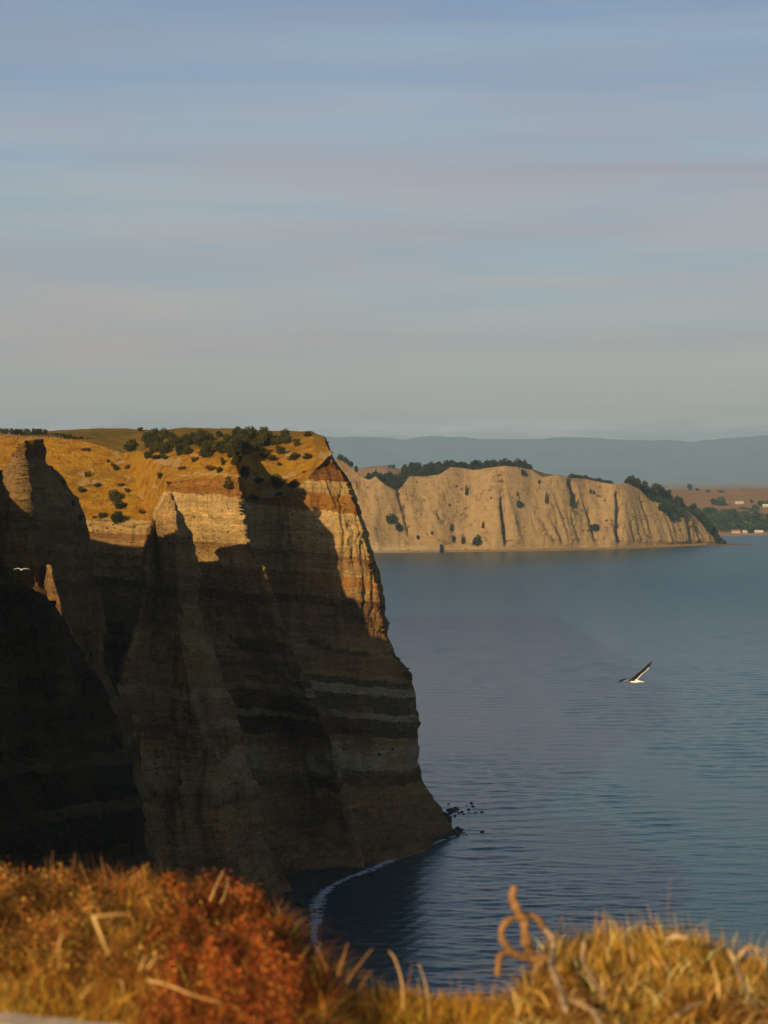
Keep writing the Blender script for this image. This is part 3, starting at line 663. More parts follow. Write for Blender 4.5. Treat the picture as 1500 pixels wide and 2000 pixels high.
# the dark little pine at the wall rim: trunk and crown
p = pick('main', 441, 958, 6); s = ppm(p[1]); r_ = empty('pine_tree', (p[0], p[1], p[2]-.2)); tag(r_, 'small dark pine at the rim of the tall pale wall, near its right corner', 'tree')
mb = MB(); mb.tube([(0, 0, 0), (.05, 0, 1.2), (0, 0, 3.0)], [.16, .12, .05], 7, .1); mb.build('trunk', M_bark, r_)
c_ = foliage('crown', 700, [(0, 0, 1.2, 1.45, 1.45, .7), (.1, 0, 2.0, 1.2, 1.2, .7), (-.1, .1, 2.8, .8, .8, .7), (.0, 0, 3.4, .4, .4, .5)], .17, M_pine, 5); c_.parent = r_

# far headland
gf = 'trees of the dark wood on the headland top'
def rimat(x):
    X_ = [h[0] for h in HR]; i = int(np.clip(np.searchsorted(X_, x)-1, 0, len(X_)-2)); t = (x-X_[i])/(X_[i+1]-X_[i])
    a = HC[i]; b = HC[i+1]; f = lambda j: tuple(a[j][q]*(1-t)+b[j][q]*t for q in range(3)); return f
def wood(x0, x1, n, depth, hpx, wpx, seed, kinds, grp, lab, cone=.1):
    r = random.Random(seed)
    for i in range(n):
        x = r.uniform(x0, x1); f = rimat(x); t = r.random()**1.0*depth
        a, b = f(2), f(1); q = tuple(a[j]*(1-t)+b[j]*t for j in range(3)); s = q[1]/F
        k = 'cone' if r.random() < cone else 'tree'
        put((k, i % 3), (q[0], q[1], q[2]-1.5), wpx*s*r.uniform(.7, 1.25), hpx*.95*s*r.uniform(.6, 1.15)/(2.4 if k == 'cone' else 1.75)*1.2, lab, 'tree', grp)
wood(716, 840, 55, 1.0, 17, 22, 1, 0, gf, 'dark evergreen tree standing among others in the wood on the headland top')
wood(835, 1030, 60, 1.0, 15, 22, 2, 0, gf, 'dark evergreen tree standing among others in the wood on the headland top')
wood(1112, 1190, 18, .5, 10, 17, 3, 0, 'trees of the low dark strip along the middle of the headland rim', 'dark low tree in the strip of wood along the middle of the headland rim', .1)
wood(1225, 1405, 60, 1.0, 19, 22, 4, 0, 'trees of the wood falling to the point of the headland', 'dark tree in the wood that falls down to the point of the headland', .15)
for (x, y, w, h, k, lab) in [
 (770, 1018, 30, 20, 'tree', 'dark bush alone on the left of the bare headland face'), (783, 1030, 22, 14, 'tree', 'dark bush just below and right of the lone left one on the headland face'),
 (915, 958, 10, 18, 'cone', 'dark tree high on the headland face left of the long cleft'), (1018, 982, 14, 14, 'tree', 'dark bush right of the long cleft, high on the face'),
 (1068, 975, 10, 20, 'cone', 'slender tree high on the headland face right of the long cleft'), (1018, 965, 5, 8, 'cone', 'tiny tree above the bush right of the long cleft'),
 (888, 1035, 8, 16, 'cone', 'upper thin tree low on the face, left group'), (891, 1050, 9, 12, 'tree', 'bush under the thin tree of the left group near the beach'),
 (905, 1052, 12, 16, 'cone', 'leaning tree between the left group and the big bush near the beach'), (926, 1058, 22, 22, 'tree', 'largest dark bush low on the face above the beach'),
 (936, 1026, 9, 12, 'cone', 'small tree above the largest bush of the headland face'), (864, 1070, 14, 18, 'tree', 'green bush at the foot of the face just above the beach, leftmost'),
 (814, 1044, 9, 8, 'tree', 'small bush above the pale low bluff'), (840, 1036, 5, 6, 'tree', 'tiny bush right of the small bush above the pale low bluff'),
 (1165, 1028, 26, 14, 'tree', 'dark bush in the middle of the right part of the headland face'), (1154, 954, 6, 10, 'cone', 'tiny tree just below the rim under the strip of wood, left'),
 (1163, 956, 6, 8, 'tree', 'tiny bush just below the rim under the strip of wood, right'), (1120, 980, 12, 24, 'cone', 'dark narrow tree in the hollow of the headland rim'),
 (1028, 924, 12, 14, 'tree', 'dark bush on the green shoulder of the headland top'), (1058, 936, 6, 8, 'tree', 'small bush at the foot of the green shoulder'),
 (1310, 1000, 30, 26, 'tree', 'broad dark tree at the head of the grove on the right of the headland face'), (1318, 1012, 24, 24, 'tree', 'dark tree at the lower tip of the grove on the right of the headland face'),
 (1298, 992, 22, 20, 'tree', 'dark tree on the left of the grove on the right of the headland face'), (1330, 1000, 20, 24, 'cone', 'tall dark tree on the right of the grove on the right of the headland face'),
 (1402, 1058, 20, 14, 'tree', 'dark bush at the very point of the headland'), (1414, 1060, 14, 9, 'tree', 'low bush on the start of the sand spit')]:
    p = pick('head', x, y, 8); s = p[1]/F; k_ = (k, int(x) % 3)
    if x > 1399: p = P(x, y+2, 2900)
    put(k_, (p[0], p[1]-2, p[2]-2), w*s, (h*s+1)/(2.4 if k == 'cone' else 1.75), lab, 'tree')
put(('tree', 0), P(768, 915, 4300), 14*1.1, 5.2, 'lone bluish tree on the pale hill behind the headland, right', 'tree')
put(('tree', 1), P(761, 914, 4300), 9*1.1, 4.6, 'lone bluish tree on the pale hill behind the headland, left', 'tree')
for i, (x, y) in enumerate([(668, 915), (674, 918), (680, 921), (686, 921), (696, 931), (663, 912)]):
    f = rimat(x); q = f(3); put(('tree', i % 3), (q[0], q[1], q[2]-1), 12*q[1]/F, 5.5, 'dark bush on the near shoulder of the headland beside the cape', 'tree', 'bushes on the near shoulder of the headland')
# far right shore
def landhit(x, y):
    Y = np.linspace(3420, 7000, 900); X_ = (x-CX)/F*Y; z = landz(X_, Y); yy = HY+F*(H-z)/Y; i = int(np.argmin(np.abs(yy-y))); return (X_[i], Y[i], z[i])
r = random.Random(8)
for i in range(52):
    x = r.uniform(1345, 1530); y = 1041-(r.random()**.8)*(38 if x < 1450 else 46 if r.random() < .5 else 26); q = landhit(x, y); s = q[1]/F
    put(('wood', i % 3), (q[0], q[1], q[2]-1), r.uniform(18, 30)*s, r.uniform(11, 17)*s/1.5, 'green tree among others in the wood behind the far beach', 'tree', 'trees of the wood behind the far beach')
for i, (x, y, w, h, lab) in enumerate([(1348, 958, 15, 14, 'large round dark tree alone on the crest of the brown far hill'), (1362, 959, 10, 7, 'small tree right of the large round one on the brown far hill'), (1382, 962, 12, 8, 'low tree on the far crest between round tree and white farmhouse'),
    (1432, 966, 16, 9, 'tree in front of the white farmhouse'), (1452, 965, 16, 12, 'tree right of the white farmhouse'), (1462, 967, 14, 9, 'smaller tree farther right of the white farmhouse'), (1394, 986, 20, 14, 'left tree of the grey grove halfway down the brown fields'), (1410, 988, 22, 20, 'tallest tree of the grey grove halfway down the brown fields'),
    (1402, 987, 18, 14, 'middle tree of the grey grove halfway down the brown fields'), (1468, 982, 9, 9, 'small round tree alone in the brown fields'), (1488, 988, 22, 12, 'dark tree at the right edge of the brown fields'), (1500, 988, 16, 13, 'dark tree cut by the right edge of the frame'), (1410, 962, 20, 5, 'low hedge tree left of the white farmhouse')]):
    q = landhit(x, y); s = q[1]/F; put(('wood', i % 3), (q[0], q[1], q[2]-1), w*s, h*s/1.5, lab, 'tree')
# closed understorey of the far woods: nobody could count it
def understorey(name, pts, size, leaf, n, mat, seed):
    g = np.random.default_rng(seed); p = np.array(pts); k = g.integers(0, len(p), n); d = g.normal(size=(n, 3)); d /= np.linalg.norm(d, axis=1, keepdims=True)
    c = p[k]+d*np.array(size)*(g.random(n)**.4)[:, None]; a = g.normal(size=(n, 3)); a /= np.linalg.norm(a, axis=1, keepdims=True); b = np.cross(a, g.normal(size=(n, 3))); b /= np.linalg.norm(b, axis=1, keepdims=True); s = leaf*g.uniform(.6, 1.4, n)[:, None]
    V = np.stack([c-a*s, c+b*s*.7, c+a*s, c-b*s*.7], 1).reshape(-1, 3); t = np.clip(.45+.4*vnoise(c*.12+seed)+.25*g.normal(size=n), 0, 1)
    tag(mesh_np(name, V, np.arange(4*n).reshape(-1, 4), mat, attrs={'tint': np.repeat(t, 4)}, smooth=False), kind='stuff')
pts = []
for (x0, x1, n, dep) in [(718, 1030, 260, 1.0), (1112, 1190, 40, .5), (1228, 1404, 180, 1.0)]:
    for i in range(n):
        f = rimat(r.uniform(x0, x1)); t = (.06+.94*r.random())*dep; a, b = f(2), f(1); pts.append([a[j]*(1-t)+b[j]*t+(1.5 if j == 2 else 0) for j in range(3)])
understorey('headland_woodland', pts, (6, 6, 3.4), .9, 26000, M_pine, 3)
pts = []
for i in range(220):
    x = r.uniform(1348, 1560); y = 1039-r.random()*(40 if x < 1450 else 46 if r.random() < .5 else 24); q = landhit(x, y); pts.append([q[0], q[1], q[2]+2.5])
understorey('shore_woodland', pts, (10, 12, 4), 1.2, 22000, M_wood, 4)
# houses on the far shore
M_wall = simple('painted wall', (.45, .42, .37), .8, (.36, .33, .28), 1); M_roofw = simple('white roof', (.6, .6, .56), .6, (.5, .5, .46), 1)
M_roofr = simple('red roof', (.35, .13, .07), .8, (.25, .1, .06), 1); M_glass = simple('window glass', (.03, .035, .04), .1, (.02, .02, .03), 1)
def house(x, y, L, W, hh, roofm, label, rz=0):
    q = landhit(x, y); r = empty('house', (q[0], q[1], q[2]-.2), rz); tag(r, label, 'house')
    m = MB(); m.box((-L/2, -W/2, -1), (L/2, W/2, hh)); n = len(m.v); m.v += [(-L/2, -W/2, hh), (-L/2, W/2, hh), (-L/2, 0, hh+W*.3), (L/2, -W/2, hh), (L/2, W/2, hh), (L/2, 0, hh+W*.3)]; m.f += [[n, n+1, n+2], [n+3, n+5, n+4]]; m.build('wall', M_wall, r, False)
    m = MB()
    for sgn in (-1, 1):
        n = len(m.v); e = .5
        a = [(-L/2-e, sgn*(W/2+e), hh-.15), (L/2+e, sgn*(W/2+e), hh-.15), (L/2+e, 0, hh+W*.3+.12), (-L/2-e, 0, hh+W*.3+.12)]
        m.v += a+[(p[0], p[1], p[2]+.22) for p in a]; m.f += [[n, n+1, n+2, n+3], [n+7, n+6, n+5, n+4], [n, n+4, n+5, n+1], [n+1, n+5, n+6, n+2], [n+3, n+7, n+4, n], [n+2, n+6, n+7, n+3]]
    m.build('roof', roofm, r, False)
    for k in (-.3, 0, .3):
        m = MB(); m.box((L*k-.8, -W/2-.06, hh*.35), (L*k+.8, -W/2-.003, hh*.8)); m.build('window' if k else 'door', M_glass, r, False)
house(1432, 961, 20, 10, 5, M_roofw, 'white farmhouse with bright roof on the crest of the far brown hill', .2)
house(1444, 984, 18, 9, 3, M_wall, 'low pale shed in the middle of the brown fields', .1)
house(1497, 990, 16, 9, 3, M_roofw, 'white building at the right edge below the dark trees', 0)
house(1437, 1041, 14, 7, 3, M_roofr, 'small red roofed house behind the far beach', 0)
house(1455, 1041, 8, 5, 2.6, M_roofw, 'small white hut behind the far beach, beside the red roofed house', 0)
house(1482, 1041, 14, 6, 2.6, M_roofw, 'long white hut behind the far beach near the right edge', 0)
# far beach and sand spit
M_sand = simple('far sand', (.42, .24, .13), .95, (.33, .18, .10), .02)
def ribbon(name, pts, mat, zf=.25, n=8, kind='structure'):
    """pts: (px0,px1... ) list of (pxA,pyA,pxB,pyB) on the sea plane"""
    G = []
    q = np.array(pts, float); t = np.linspace(0, len(q)-1, (len(q)-1)*n+1)
    for k in t:
        v = [np.interp(k, np.arange(len(q)), q[:, j]) for j in range(4)]; row = []
        for u in np.linspace(0, 1, 7):
            x = v[0]*(1-u)+v[2]*u; y = v[1]*(1-u)+v[3]*u; Y = H*F/(y-HY); row.append(((x-CX)/F*Y, Y, (math.sin(math.pi*u)*zf*2 if 0 < u < 1 else -.5)))
        G.append(row)
    o = mesh_np(name, np.array(G), gridfaces(len(G), 7), mat); o['kind'] = kind; return o
ribbon('beach', [(1398, 1047, 1398, 1041), (1420, 1048, 1420, 1041.5), (1450, 1046.5, 1450, 1042), (1480, 1045.5, 1480, 1042), (1560, 1045, 1560, 1041)], M_sand, 1.2)
M_spit = simple('spit gravel', (.20, .14, .09), .95, (.12, .085, .055), .05)
ribbon('beach', [(1380, 1067.5, 1380, 1060), (1405, 1067, 1405, 1060), (1430, 1066, 1430, 1061.5), (1455, 1065.3, 1455, 1063), (1474, 1064.6, 1474, 1064)], M_spit, .8)
M_dkb = simple('dark wet beach', (.05, .038, .027), .8, (.02, .016, .012), .4)
shore = [(892, 1634), (870, 1640), (840, 1648), (800, 1660), (760, 1676), (725, 1694), (700, 1706), (660, 1722), (625, 1740), (603, 1760), (600, 1790), (606, 1830), (618, 1870), (632, 1930), (650, 2100)]
ribbon('beach', [(x-0, y+1, x-26-max(0, min(y, 1760)-1640)*.75-max(0, y-1760)*.2, y-9-min(22, max(0, y-1660)*.3)) for x, y in shore], M_dkb, .5)
m, nt, b = newmat('surf foam'); N = NT(nt); geo = N.n('ShaderNodeNewGeometry').outputs['Position']
f_ = N.noise(geo, .55, 5, .7, 1.2); e_ = N.attr('edge').outputs['Fac']
f2 = N.noise(geo, .11, 3, .6); a_ = N.math('ADD', N.math('MULTIPLY', f_, .75), N.math('MULTIPLY', f2, .35)); a_ = N.math('ADD', a_, N.math('MULTIPLY', e_, .28)); b.inputs['Base Color'].default_value = (.75, .76, .8, 1); b.inputs['Roughness'].default_value = .8
N.l(N.ramp(a_, [(.74, 0.0), (.84, .7)]), b.inputs['Alpha'])
def surf(pts, wl, name='surf'):
    q = crom([(x, y, w) for (x, y), w in zip(pts, wl)], 10); G = []; E = []
    for i, (x, y, w) in enumerate(q):
        row = []
        for u in np.linspace(0, 1, 13):
            xx = x-6+u*w; yy = y-1+u*w*.28; Y = H*F/(yy-HY); row.append(((xx-CX)/F*Y, Y, .12+.25*math.sin(math.pi*u))); E.append(math.sin(math.pi*min(1, u*1.0)))
        G.append(row)
    o = mesh_np(name, np.array(G), gridfaces(len(G), 13), m, attrs={'edge': np.array(E)}); o['kind'] = 'structure'; return o
surf(shore, [8, 12, 20, 30, 34, 26, 20, 20, 30, 52, 44, 26, 24, 22, 20])

# boulders
M_boul = simple('dark boulder', (.045, .035, .028), .7, (.018, .015, .012), 1.2); RK = []
for k in range(4):
    bm = bpy.data.meshes.new('boulder'); import bmesh
    bb = bmesh.new(); bmesh.ops.create_icosphere(bb, subdivisions=3, radius=1)
    for v in bb.verts:
        c = np.array(v.co)*1.3+k*7; v.co *= 1+.35*float(vnoise(c, k))+.12*float(vnoise(c*3, k)); v.co.z *= .62
        for q_ in (Vector((.7, .3, .6)), Vector((-.5, .6, .3)), Vector((.1, -.8, .5))):
            q2 = q_.normalized(); d = v.co.dot(q2)-.72
            if d > 0: v.co -= q2*d
    bb.to_mesh(bm); bb.free(); bm.materials.append(M_boul); RK.append(bm)
def rock(loc, s, label, group):
    o = bpy.data.objects.new('boulder', RK[random.randrange(4)]); COL.objects.link(o); o.location = loc; o.scale = (s*random.uniform(.8, 1.4), s*random.uniform(.8, 1.2), s*random.uniform(.6, 1)); o.rotation_euler = (0, 0, random.uniform(0, 6)); tag(o, label, 'boulder', group)
r = random.Random(4)
for i in range(34):
    x = r.triangular(872, 945, 885); y = r.choice([1583, 1590, 1572, 1622, 1628, 1626])+r.uniform(-5, 5)+(x-880)*.02; Y = H*F/(y-HY); rock(((x-CX)/F*Y, Y, .05), r.uniform(.35, 1.0)*(1.2 if x < 892 else .7), 'dark wet boulder in the water off the foot of the cape', 'boulders off the foot of the cape')
for i in range(36):
    t = r.random(); x = 868+26*t+r.uniform(-9, 6) if i % 3 else r.uniform(858, 882); y = 1640-14*t+r.uniform(-6, 2) if i % 3 else r.uniform(1586, 1604); Y = H*F/(y-HY); rock(((x-CX)/F*Y, Y, .5), r.uniform(.6, 1.5), 'dark wet boulder heaped at the toe of the cape', 'boulders heaped at the toe of the cape')
for i in range(70):
    k = r.uniform(0, 9.6); j = int(k); t = k-j; x = shore[j][0]*(1-t)+shore[j+1][0]*t-r.uniform(0, 20); y = shore[j][1]*(1-t)+shore[j+1][1]*t-r.uniform(0, 6); Y = H*F/(y-HY); rock(((x-CX)/F*Y, Y, .5), r.uniform(.35, 1.1), 'dark boulder on the narrow beach under the cliff', 'boulders along the narrow beach under the cliff')

# fences
M_post = simple('weathered post', (.26, .22, .16), .9, (.16, .13, .1), 3); M_wire = simple('fence wire', (.25, .24, .22), .5, (.2, .2, .2), 3, metal=.6)
def fence(pts, label, hgt=1.15, rad=.09):
    q = [Vector(p) for p in pts]; r = empty('fence', q[0]); tag(r, label, 'fence')
    for p in q:
        d = p-q[0]; m = MB(); m.tube([(d.x, d.y, d.z-.3), (d.x+random.uniform(-.04, .04), d.y, d.z+hgt)], [rad, rad*.85], 6); m.build('post', M_post, r)
    m = MB()
    for k in (.45, .95): m.tube([tuple(p-q[0]+Vector((0, 0, hgt*k))) for p in q], [.012]*len(q), 4)
    m.build('wire', M_wire, r)
pts = [tuple(pick('main', x, 853, 7)) for x in range(-4, 134, 6)]
v, X_, Y_, ok = PICK['main']
def skyline(x, y, Yg):
    d = (X_-x)**2*1.0+((v[:, 1]-Yg)*.6)**2; d[~ok] = 1e12; return tuple(v[int(np.argmin(d))])
fence([skyline(x, 849, 583-.1*max(x, 0)) for x in np.arange(-4, 134, 6.0)], 'row of pale wooden posts with wire along the left grassy skyline', 1.15)
fence([skyline(x, 836, 755) for x in np.arange(178, 340, 11.0)], 'thin fence of spaced posts on the skyline of the far green hill', 1.2, .07)

# ------------------------------------------------------------ gulls
def gull(name, loc, axis, wings, Lb, label, cols, width=.075):
    a = Vector(axis).normalized(); V = []; Fc = []; Mi = []
    up = Vector((0, 0, 1)); side = a.cross(up).normalized(); up = side.cross(a).normalized()
    # body: tail (-) to bill (+); (pos, radius, height factor, lift)
    prof = [(-.56, .012, 1), (-.52, .05, .25), (-.36, .045, .5), (-.24, .06, .8), (-.08, .085, 1), (.08, .092, 1), (.20, .075, 1), (.28, .055, 1), (.34, .052, 1.05), (.39, .043, 1), (.425, .018, .9), (.46, .012, .9), (.485, .003, 1)]
    k = 12
    for (t, r, hf) in prof:
        for j in range(k):
            an = 2*math.pi*j/k; V.append(a*t*Lb+side*math.cos(an)*r*(2.2 if t < -.4 else 1)*Lb*1.25+up*(math.sin(an)*r*hf*Lb*1.2+(.02*Lb if t > .25 else 0)))
    for i in range(len(prof)-1):
        for j in range(k):
            an = 2*math.pi*(j+.5)/k; Fc.append([i*k+j, i*k+(j+1) % k, (i+1)*k+(j+1) % k, (i+1)*k+j])
            t = prof[i][0]; Mi.append(2 if i >= 10 else (1 if (-.16 < t < .26 and math.sin(an) > -.15) else 0))
    for pts in wings:
        q = crom(pts, 7); n0 = len(V); N_ = len(q); nc = 9
        for i, p in enumerate(q):
            f = i/(N_-1); ch = width*Lb*2*(1.15-.45*f) if f < .8 else width*Lb*2*(.79)*(1-(f-.8)/.2*.92)
            for j in range(nc):
                u = j/(nc-1); th = .012*Lb*math.sin(math.pi*min(1, u*1.0+.05))*(1-f*.6)+.001
                base = Vector(p)+a*(ch*(.5-u))-a*(f*f*.10*Lb)
                V.append(base+up*(th+.03*Lb*math.sin(math.pi*u)*(1-f))); V.append(base-up*th*.2)
        w = nc*2
        for i in range(N_-1):
            f = i/(N_-1)
            for j in range(nc-1):
                b0 = n0+i*w+j*2; c0 = b0+w
                Fc.append([b0, b0+2, c0+2, c0]); Mi.append(0 if (j == nc-2 and f < .75) else 1)
                Fc.append([b0+1, c0+1, c0+3, b0+3]); Mi.append(0 if (j == nc-2 and f < .75) else 1)
            for b0 in (n0+i*w, n0+i*w+(nc-1)*2): Fc.append([b0, b0+w, b0+w+1, b0+1]); Mi.append(1)
    me = bpy.data.meshes.new(name); me.from_pydata([tuple(x) for x in V], [], Fc)
    for c in cols: me.materials.append(c)
    for p_, mi in zip(me.polygons, Mi): p_.material_index = mi; p_.use_smooth = True
    o = bpy.data.objects.new(name, me); COL.objects.link(o); o.location = loc; tag(o, label, 'gull'); return o
G_w = simple('white feathers', (.85, .82, .76), .8, (.78, .75, .7), 9, .1); G_b = simple('black feathers', (.018, .016, .015), .7, (.01, .01, .01), 9, .2); G_y = simple('yellow bill', (.6, .38, .05), .5)
gull('gull', P(1239, 1330, 62), (-.80, .58, .02), [[(-.02, 0, .03), (.16, .10, .20), (.34, .2, .34), (.54, .28, .60)], [(-.05, -.03, .03), (-.22, -.12, .075), (-.40, -.2, .045), (-.60, -.30, -.005)]], .62, 'black backed gull flying over the open water with its right wing raised', [G_w, G_b, G_y], .155)
gull('gull', P(42, 1113, 138), (.12, -.95, -.12), [[(-.02, 0, .03), (-.22, .02, .10), (-.42, .05, .08), (-.60, .1, .0)], [(.02, 0, .03), (.22, .02, .09), (.42, .05, .07), (.60, .1, -.03)]], .55, 'small white gull gliding in front of the dark cliff on the left', [G_w, G_w, G_y], .10)

# ------------------------------------------------------------ foreground clifftop
gpx = np.linspace(-700, 2300, 260)
crestpy = np.interp(gpx, [-700, 0, 200, 400, 480, 560, 610, 680, 800, 900, 1000, 1030, 1080, 1200, 1350, 1500, 1700, 2300], [1790, 1790, 1785, 1800, 1815, 1860, 1925, 1985, 1992, 1998, 1990, 1930, 1870, 1846, 1850, 1900, 1930, 1930])
crestY = np.interp(gpx, [-700, 0, 400, 560, 640, 1000, 1040, 1300, 2300], [8.2, 8.2, 8.0, 7.4, 6.7, 6.5, 6.9, 7.1, 7.0])
crestz = H-(crestpy-HY)/F*crestY
rows = []
for Y in (1.0, 2.5, 4.0): rows.append(np.stack([(gpx-CX)/F*Y*1.0, gpx*0+Y, gpx*0+98.38], -1))
nearz = 98.40
for t in np.linspace(0.02, 1, 26):
    Y = 4.0+(crestY-4.0)*t; z = nearz+(crestz-nearz)*t**1.5; rows.append(np.stack([(gpx-CX)/F*Y, Y, z], -1))
for dY, dz in ((.12, -.06), (.3, -.35), (.6, -1.1), (1.2, -3), (3, -9), (7, -22), (14, -45), (24, -75), (36, -102)): rows.append(np.stack([(gpx-CX)/F*crestY, crestY+dY, crestz+dz], -1))
FG = np.array(rows); nz = fbm(FG, 1.8, 4, 40)*.05; FG[..., 2] += nz
m_soil, nt, b = newmat('dry soil'); N = NT(nt); tc = N.n('ShaderNodeNewGeometry').outputs['Position']
N.l(N.ramp(N.noise(tc, 6, 5, .65), [(.3, (.05, .025, .008)), (.5, (.13, .07, .02)), (.7, (.22, .13, .035))]), b.inputs['Base Color']); b.inputs['Roughness'].default_value = 1
N.l(N.bump(N.noise(tc, 30, 4), .8, .03), b.inputs['Normal'])
mesh_np('ground', FG, gridfaces(FG.shape[0], FG.shape[1]), m_soil)['kind'] = 'structure'
gi = np.arange(260)
def groundz(px_, Y):
    cy = np.interp(px_, gpx, crestY); cz = np.interp(px_, gpx, crestz); t = np.clip((Y-4)/(cy-4), 0, 1)
    p = np.stack([(px_-CX)/F*Y, Y, px_*0+98.3], -1)
    return nearz+(cz-nearz)*t**1.5+fbm(np.stack([p[:, 0], p[:, 1], p[:, 2]], -1), 1.8, 4, 40)*.05
def blades(name, px_, Y, hgt, wid, colr, seed, lean=.5, flop=.0, mat=None, lift=0):
    g = np.random.default_rng(seed); n = len(px_); B = np.stack([(px_-CX)/F*Y, Y, groundz(px_, Y)-.01+lift], -1)
    az = g.uniform(0, 2*np.pi, n); ld = np.stack([np.cos(az), np.sin(az), 0*az], -1); L = (lean*g.uniform(.2, 1.3, n)+flop*(g.random(n) < .35))[:, None]
    wa = g.uniform(0, 2*np.pi, n); wd = np.stack([np.cos(wa), np.sin(wa), 0*wa], -1)*(wid/2)[:, None]
    V = []
    for t, ww in ((0, 1), (.35, .9), (.7, .6), (1, .12)):
        c = B+np.array([0, 0, 1.])*(hgt[:, None]*(t-L*.35*t*t))+ld*(hgt[:, None]*L*t**1.8); V += [c-wd*ww, c+wd*ww]
    V = np.stack(V, 1); f = np.array([[0, 1, 3, 2], [2, 3, 5, 4], [4, 5, 7, 6]]); Fc = (np.arange(n)[:, None, None]*8+f[None]).reshape(-1, 4)
    return mesh_np(name, V.reshape(-1, 3), Fc, mat, attrs={'tcol': np.repeat(colr, 8, axis=0)}, smooth=True)
M_blade = bladem('dry grass blades', .4)
def pal(n, C, g, jit=.42):
    C = np.array(C); k = g.integers(0, len(C), n); return np.clip(C[k]*(1+jit*g.normal(size=(n, 1))), .004, .9)
g = np.random.default_rng(11)
def spots(n, x0, x1, back=0.0, g=g, y0=4.6):
    x = g.uniform(x0, x1, n); cy = np.interp(x, gpx, crestY); return x, y0+(cy+.12-y0)*g.random(n)**.75
GOLD = [(.64, .36, .04), (.54, .27, .024), (.72, .46, .10), (.36, .17, .018), (.33, .24, .03), (.60, .30, .025)]
# right mound
x, Y = spots(30000, 985, 1650, y0=5.0); hg = g.uniform(.03, .08, len(x)); hg *= np.interp(x, [985, 1040, 1100, 1200, 1400, 1500], [.7, .8, 1, 1.1, 1.1, .9])
c = pal(len(x), GOLD, g); nn = fbm(np.stack([x*.012, Y*1.5, x*0], -1), 1, 3, 9)[:, None]; c = np.where(nn > .12, c*np.array([.62, .5, .5]), c)
tag(blades('dry_grass', x, Y, hg, g.uniform(.003, .007, len(x)), c, 1, .9, 1.2, M_blade), kind='stuff')
# middle dip
x, Y = spots(15000, 520, 1020, y0=5.2); c = pal(len(x), GOLD+[(.30, .10, .02)], g)
tag(blades('dry_grass', x, Y, g.uniform(.03, .10, len(x)), g.uniform(.003, .006, len(x)), c, 2, .5, .4, M_blade), kind='stuff')
# left: gold grass with brown
x, Y = spots(42000, -160, 640, y0=4.4); nn = fbm(np.stack([x*.006, Y*.9, x*0], -1), 1, 4, 19)
c = pal(len(x), GOLD, g)*1.15; gold = (nn+np.interp(x, [0, 200, 420, 640], [.25, .12, -.25, -.2])+np.interp(Y, [5, 6, 7.5], [.45, .0, -.05]) > 0)[:, None]
c = np.where(gold, c, pal(len(x), [(.26, .07, .015), (.17, .06, .012), (.20, .12, .02), (.12, .05, .01)], g))
tag(blades('dry_grass', x, Y, g.uniform(.04, .15, len(x))*(.6+.4*gold[:, 0]), g.uniform(.003, .007, len(x)), c, 3, .7, .9, M_blade), kind='stuff')
# red leaved scrub: small leaves through a low canopy
def scrub(name, n, x0, x1, ymin, C, hfun, seed, size=(.0035, .009)):
    g = np.random.default_rng(seed); x = g.uniform(x0, x1, n); cy = np.interp(x, gpx, crestY); Y = ymin+(cy+.1-ymin)*g.random(n)**.7
    q = np.stack([x*.02, Y*2.2, x*0], -1); hh = hfun(x)*(.55+.75*np.clip(.5+fbm(q, 1.2, 4, seed), 0, 1)); z = groundz(x, Y)+hh*g.random(n)**.5
    c0 = np.stack([(x-CX)/F*Y, Y, z], -1)+g.normal(size=(n, 3))*.012
    a = g.normal(size=(n, 3)); a /= np.linalg.norm(a, axis=1, keepdims=True); b = np.cross(a, g.normal(size=(n, 3))); b /= np.linalg.norm(b, axis=1, keepdims=True); s = g.uniform(*size, n)[:, None]
    V = np.stack([c0-a*s, c0+b*s*.5, c0+a*s, c0-b*s*.5], 1); col_ = pal(n, C, g, .35); k = fbm(q*1.7, 1, 3, seed+5)[:, None]; col_ = np.where(k > .10, col_*.32, np.where(k < -.12, col_*1.35, col_))
    return tag(mesh_np(name, V.reshape(-1, 3), np.arange(4*n).reshape(-1, 4), M_blade, attrs={'tcol': np.repeat(col_, 4, axis=0)}, smooth=False), kind='stuff')
scrub('red_scrub', 80000, 220, 640, 5.4, [(.34, .055, .012), (.42, .10, .016), (.22, .035, .010), (.30, .12, .02), (.10, .035, .010), (.50, .22, .04)], lambda x: np.interp(x, [220, 290, 360, 430, 520, 580, 640], [.05, .10, .17, .17, .16, .13, .04]), 21)
scrub('brown_scrub', 52000, -160, 440, 6.2, [(.40, .20, .03), (.22, .10, .02), (.30, .12, .02), (.50, .30, .07), (.14, .12, .02), (.35, .08, .015)], lambda x: np.interp(x, [-160, 120, 200, 300, 420], [.20, .18, .14, .17, .12]), 22)
x, Y = spots(26000, -160, 470, y0=5.4); nn = fbm(np.stack([x*.009, Y*1.4, x*0], -1), 1, 3, 77); c = np.where((nn > -.02)[:, None], pal(len(x), GOLD, g), pal(len(x), [(.40, .12, .02), (.24, .09, .015), (.30, .2, .03), (.5, .2, .03)], g))
keep = (g.random(len(x)) < np.interp(x, [-160, 250, 330, 470], [1, 1, .6, .12])) & (fbm(np.stack([x*.02, Y*3.5, x*0], -1), 1, 3, 91) > -.12)
tag(blades('dry_grass', x[keep], Y[keep], g.uniform(.05, .13, len(x))[keep], g.uniform(.002, .005, len(x))[keep], c[keep], 4, 1.1, 1.2, M_blade, lift=(.12*g.random(len(x))*np.interp(Y, [5.4, 6.6], [.1, 1]))[keep]), kind='stuff')
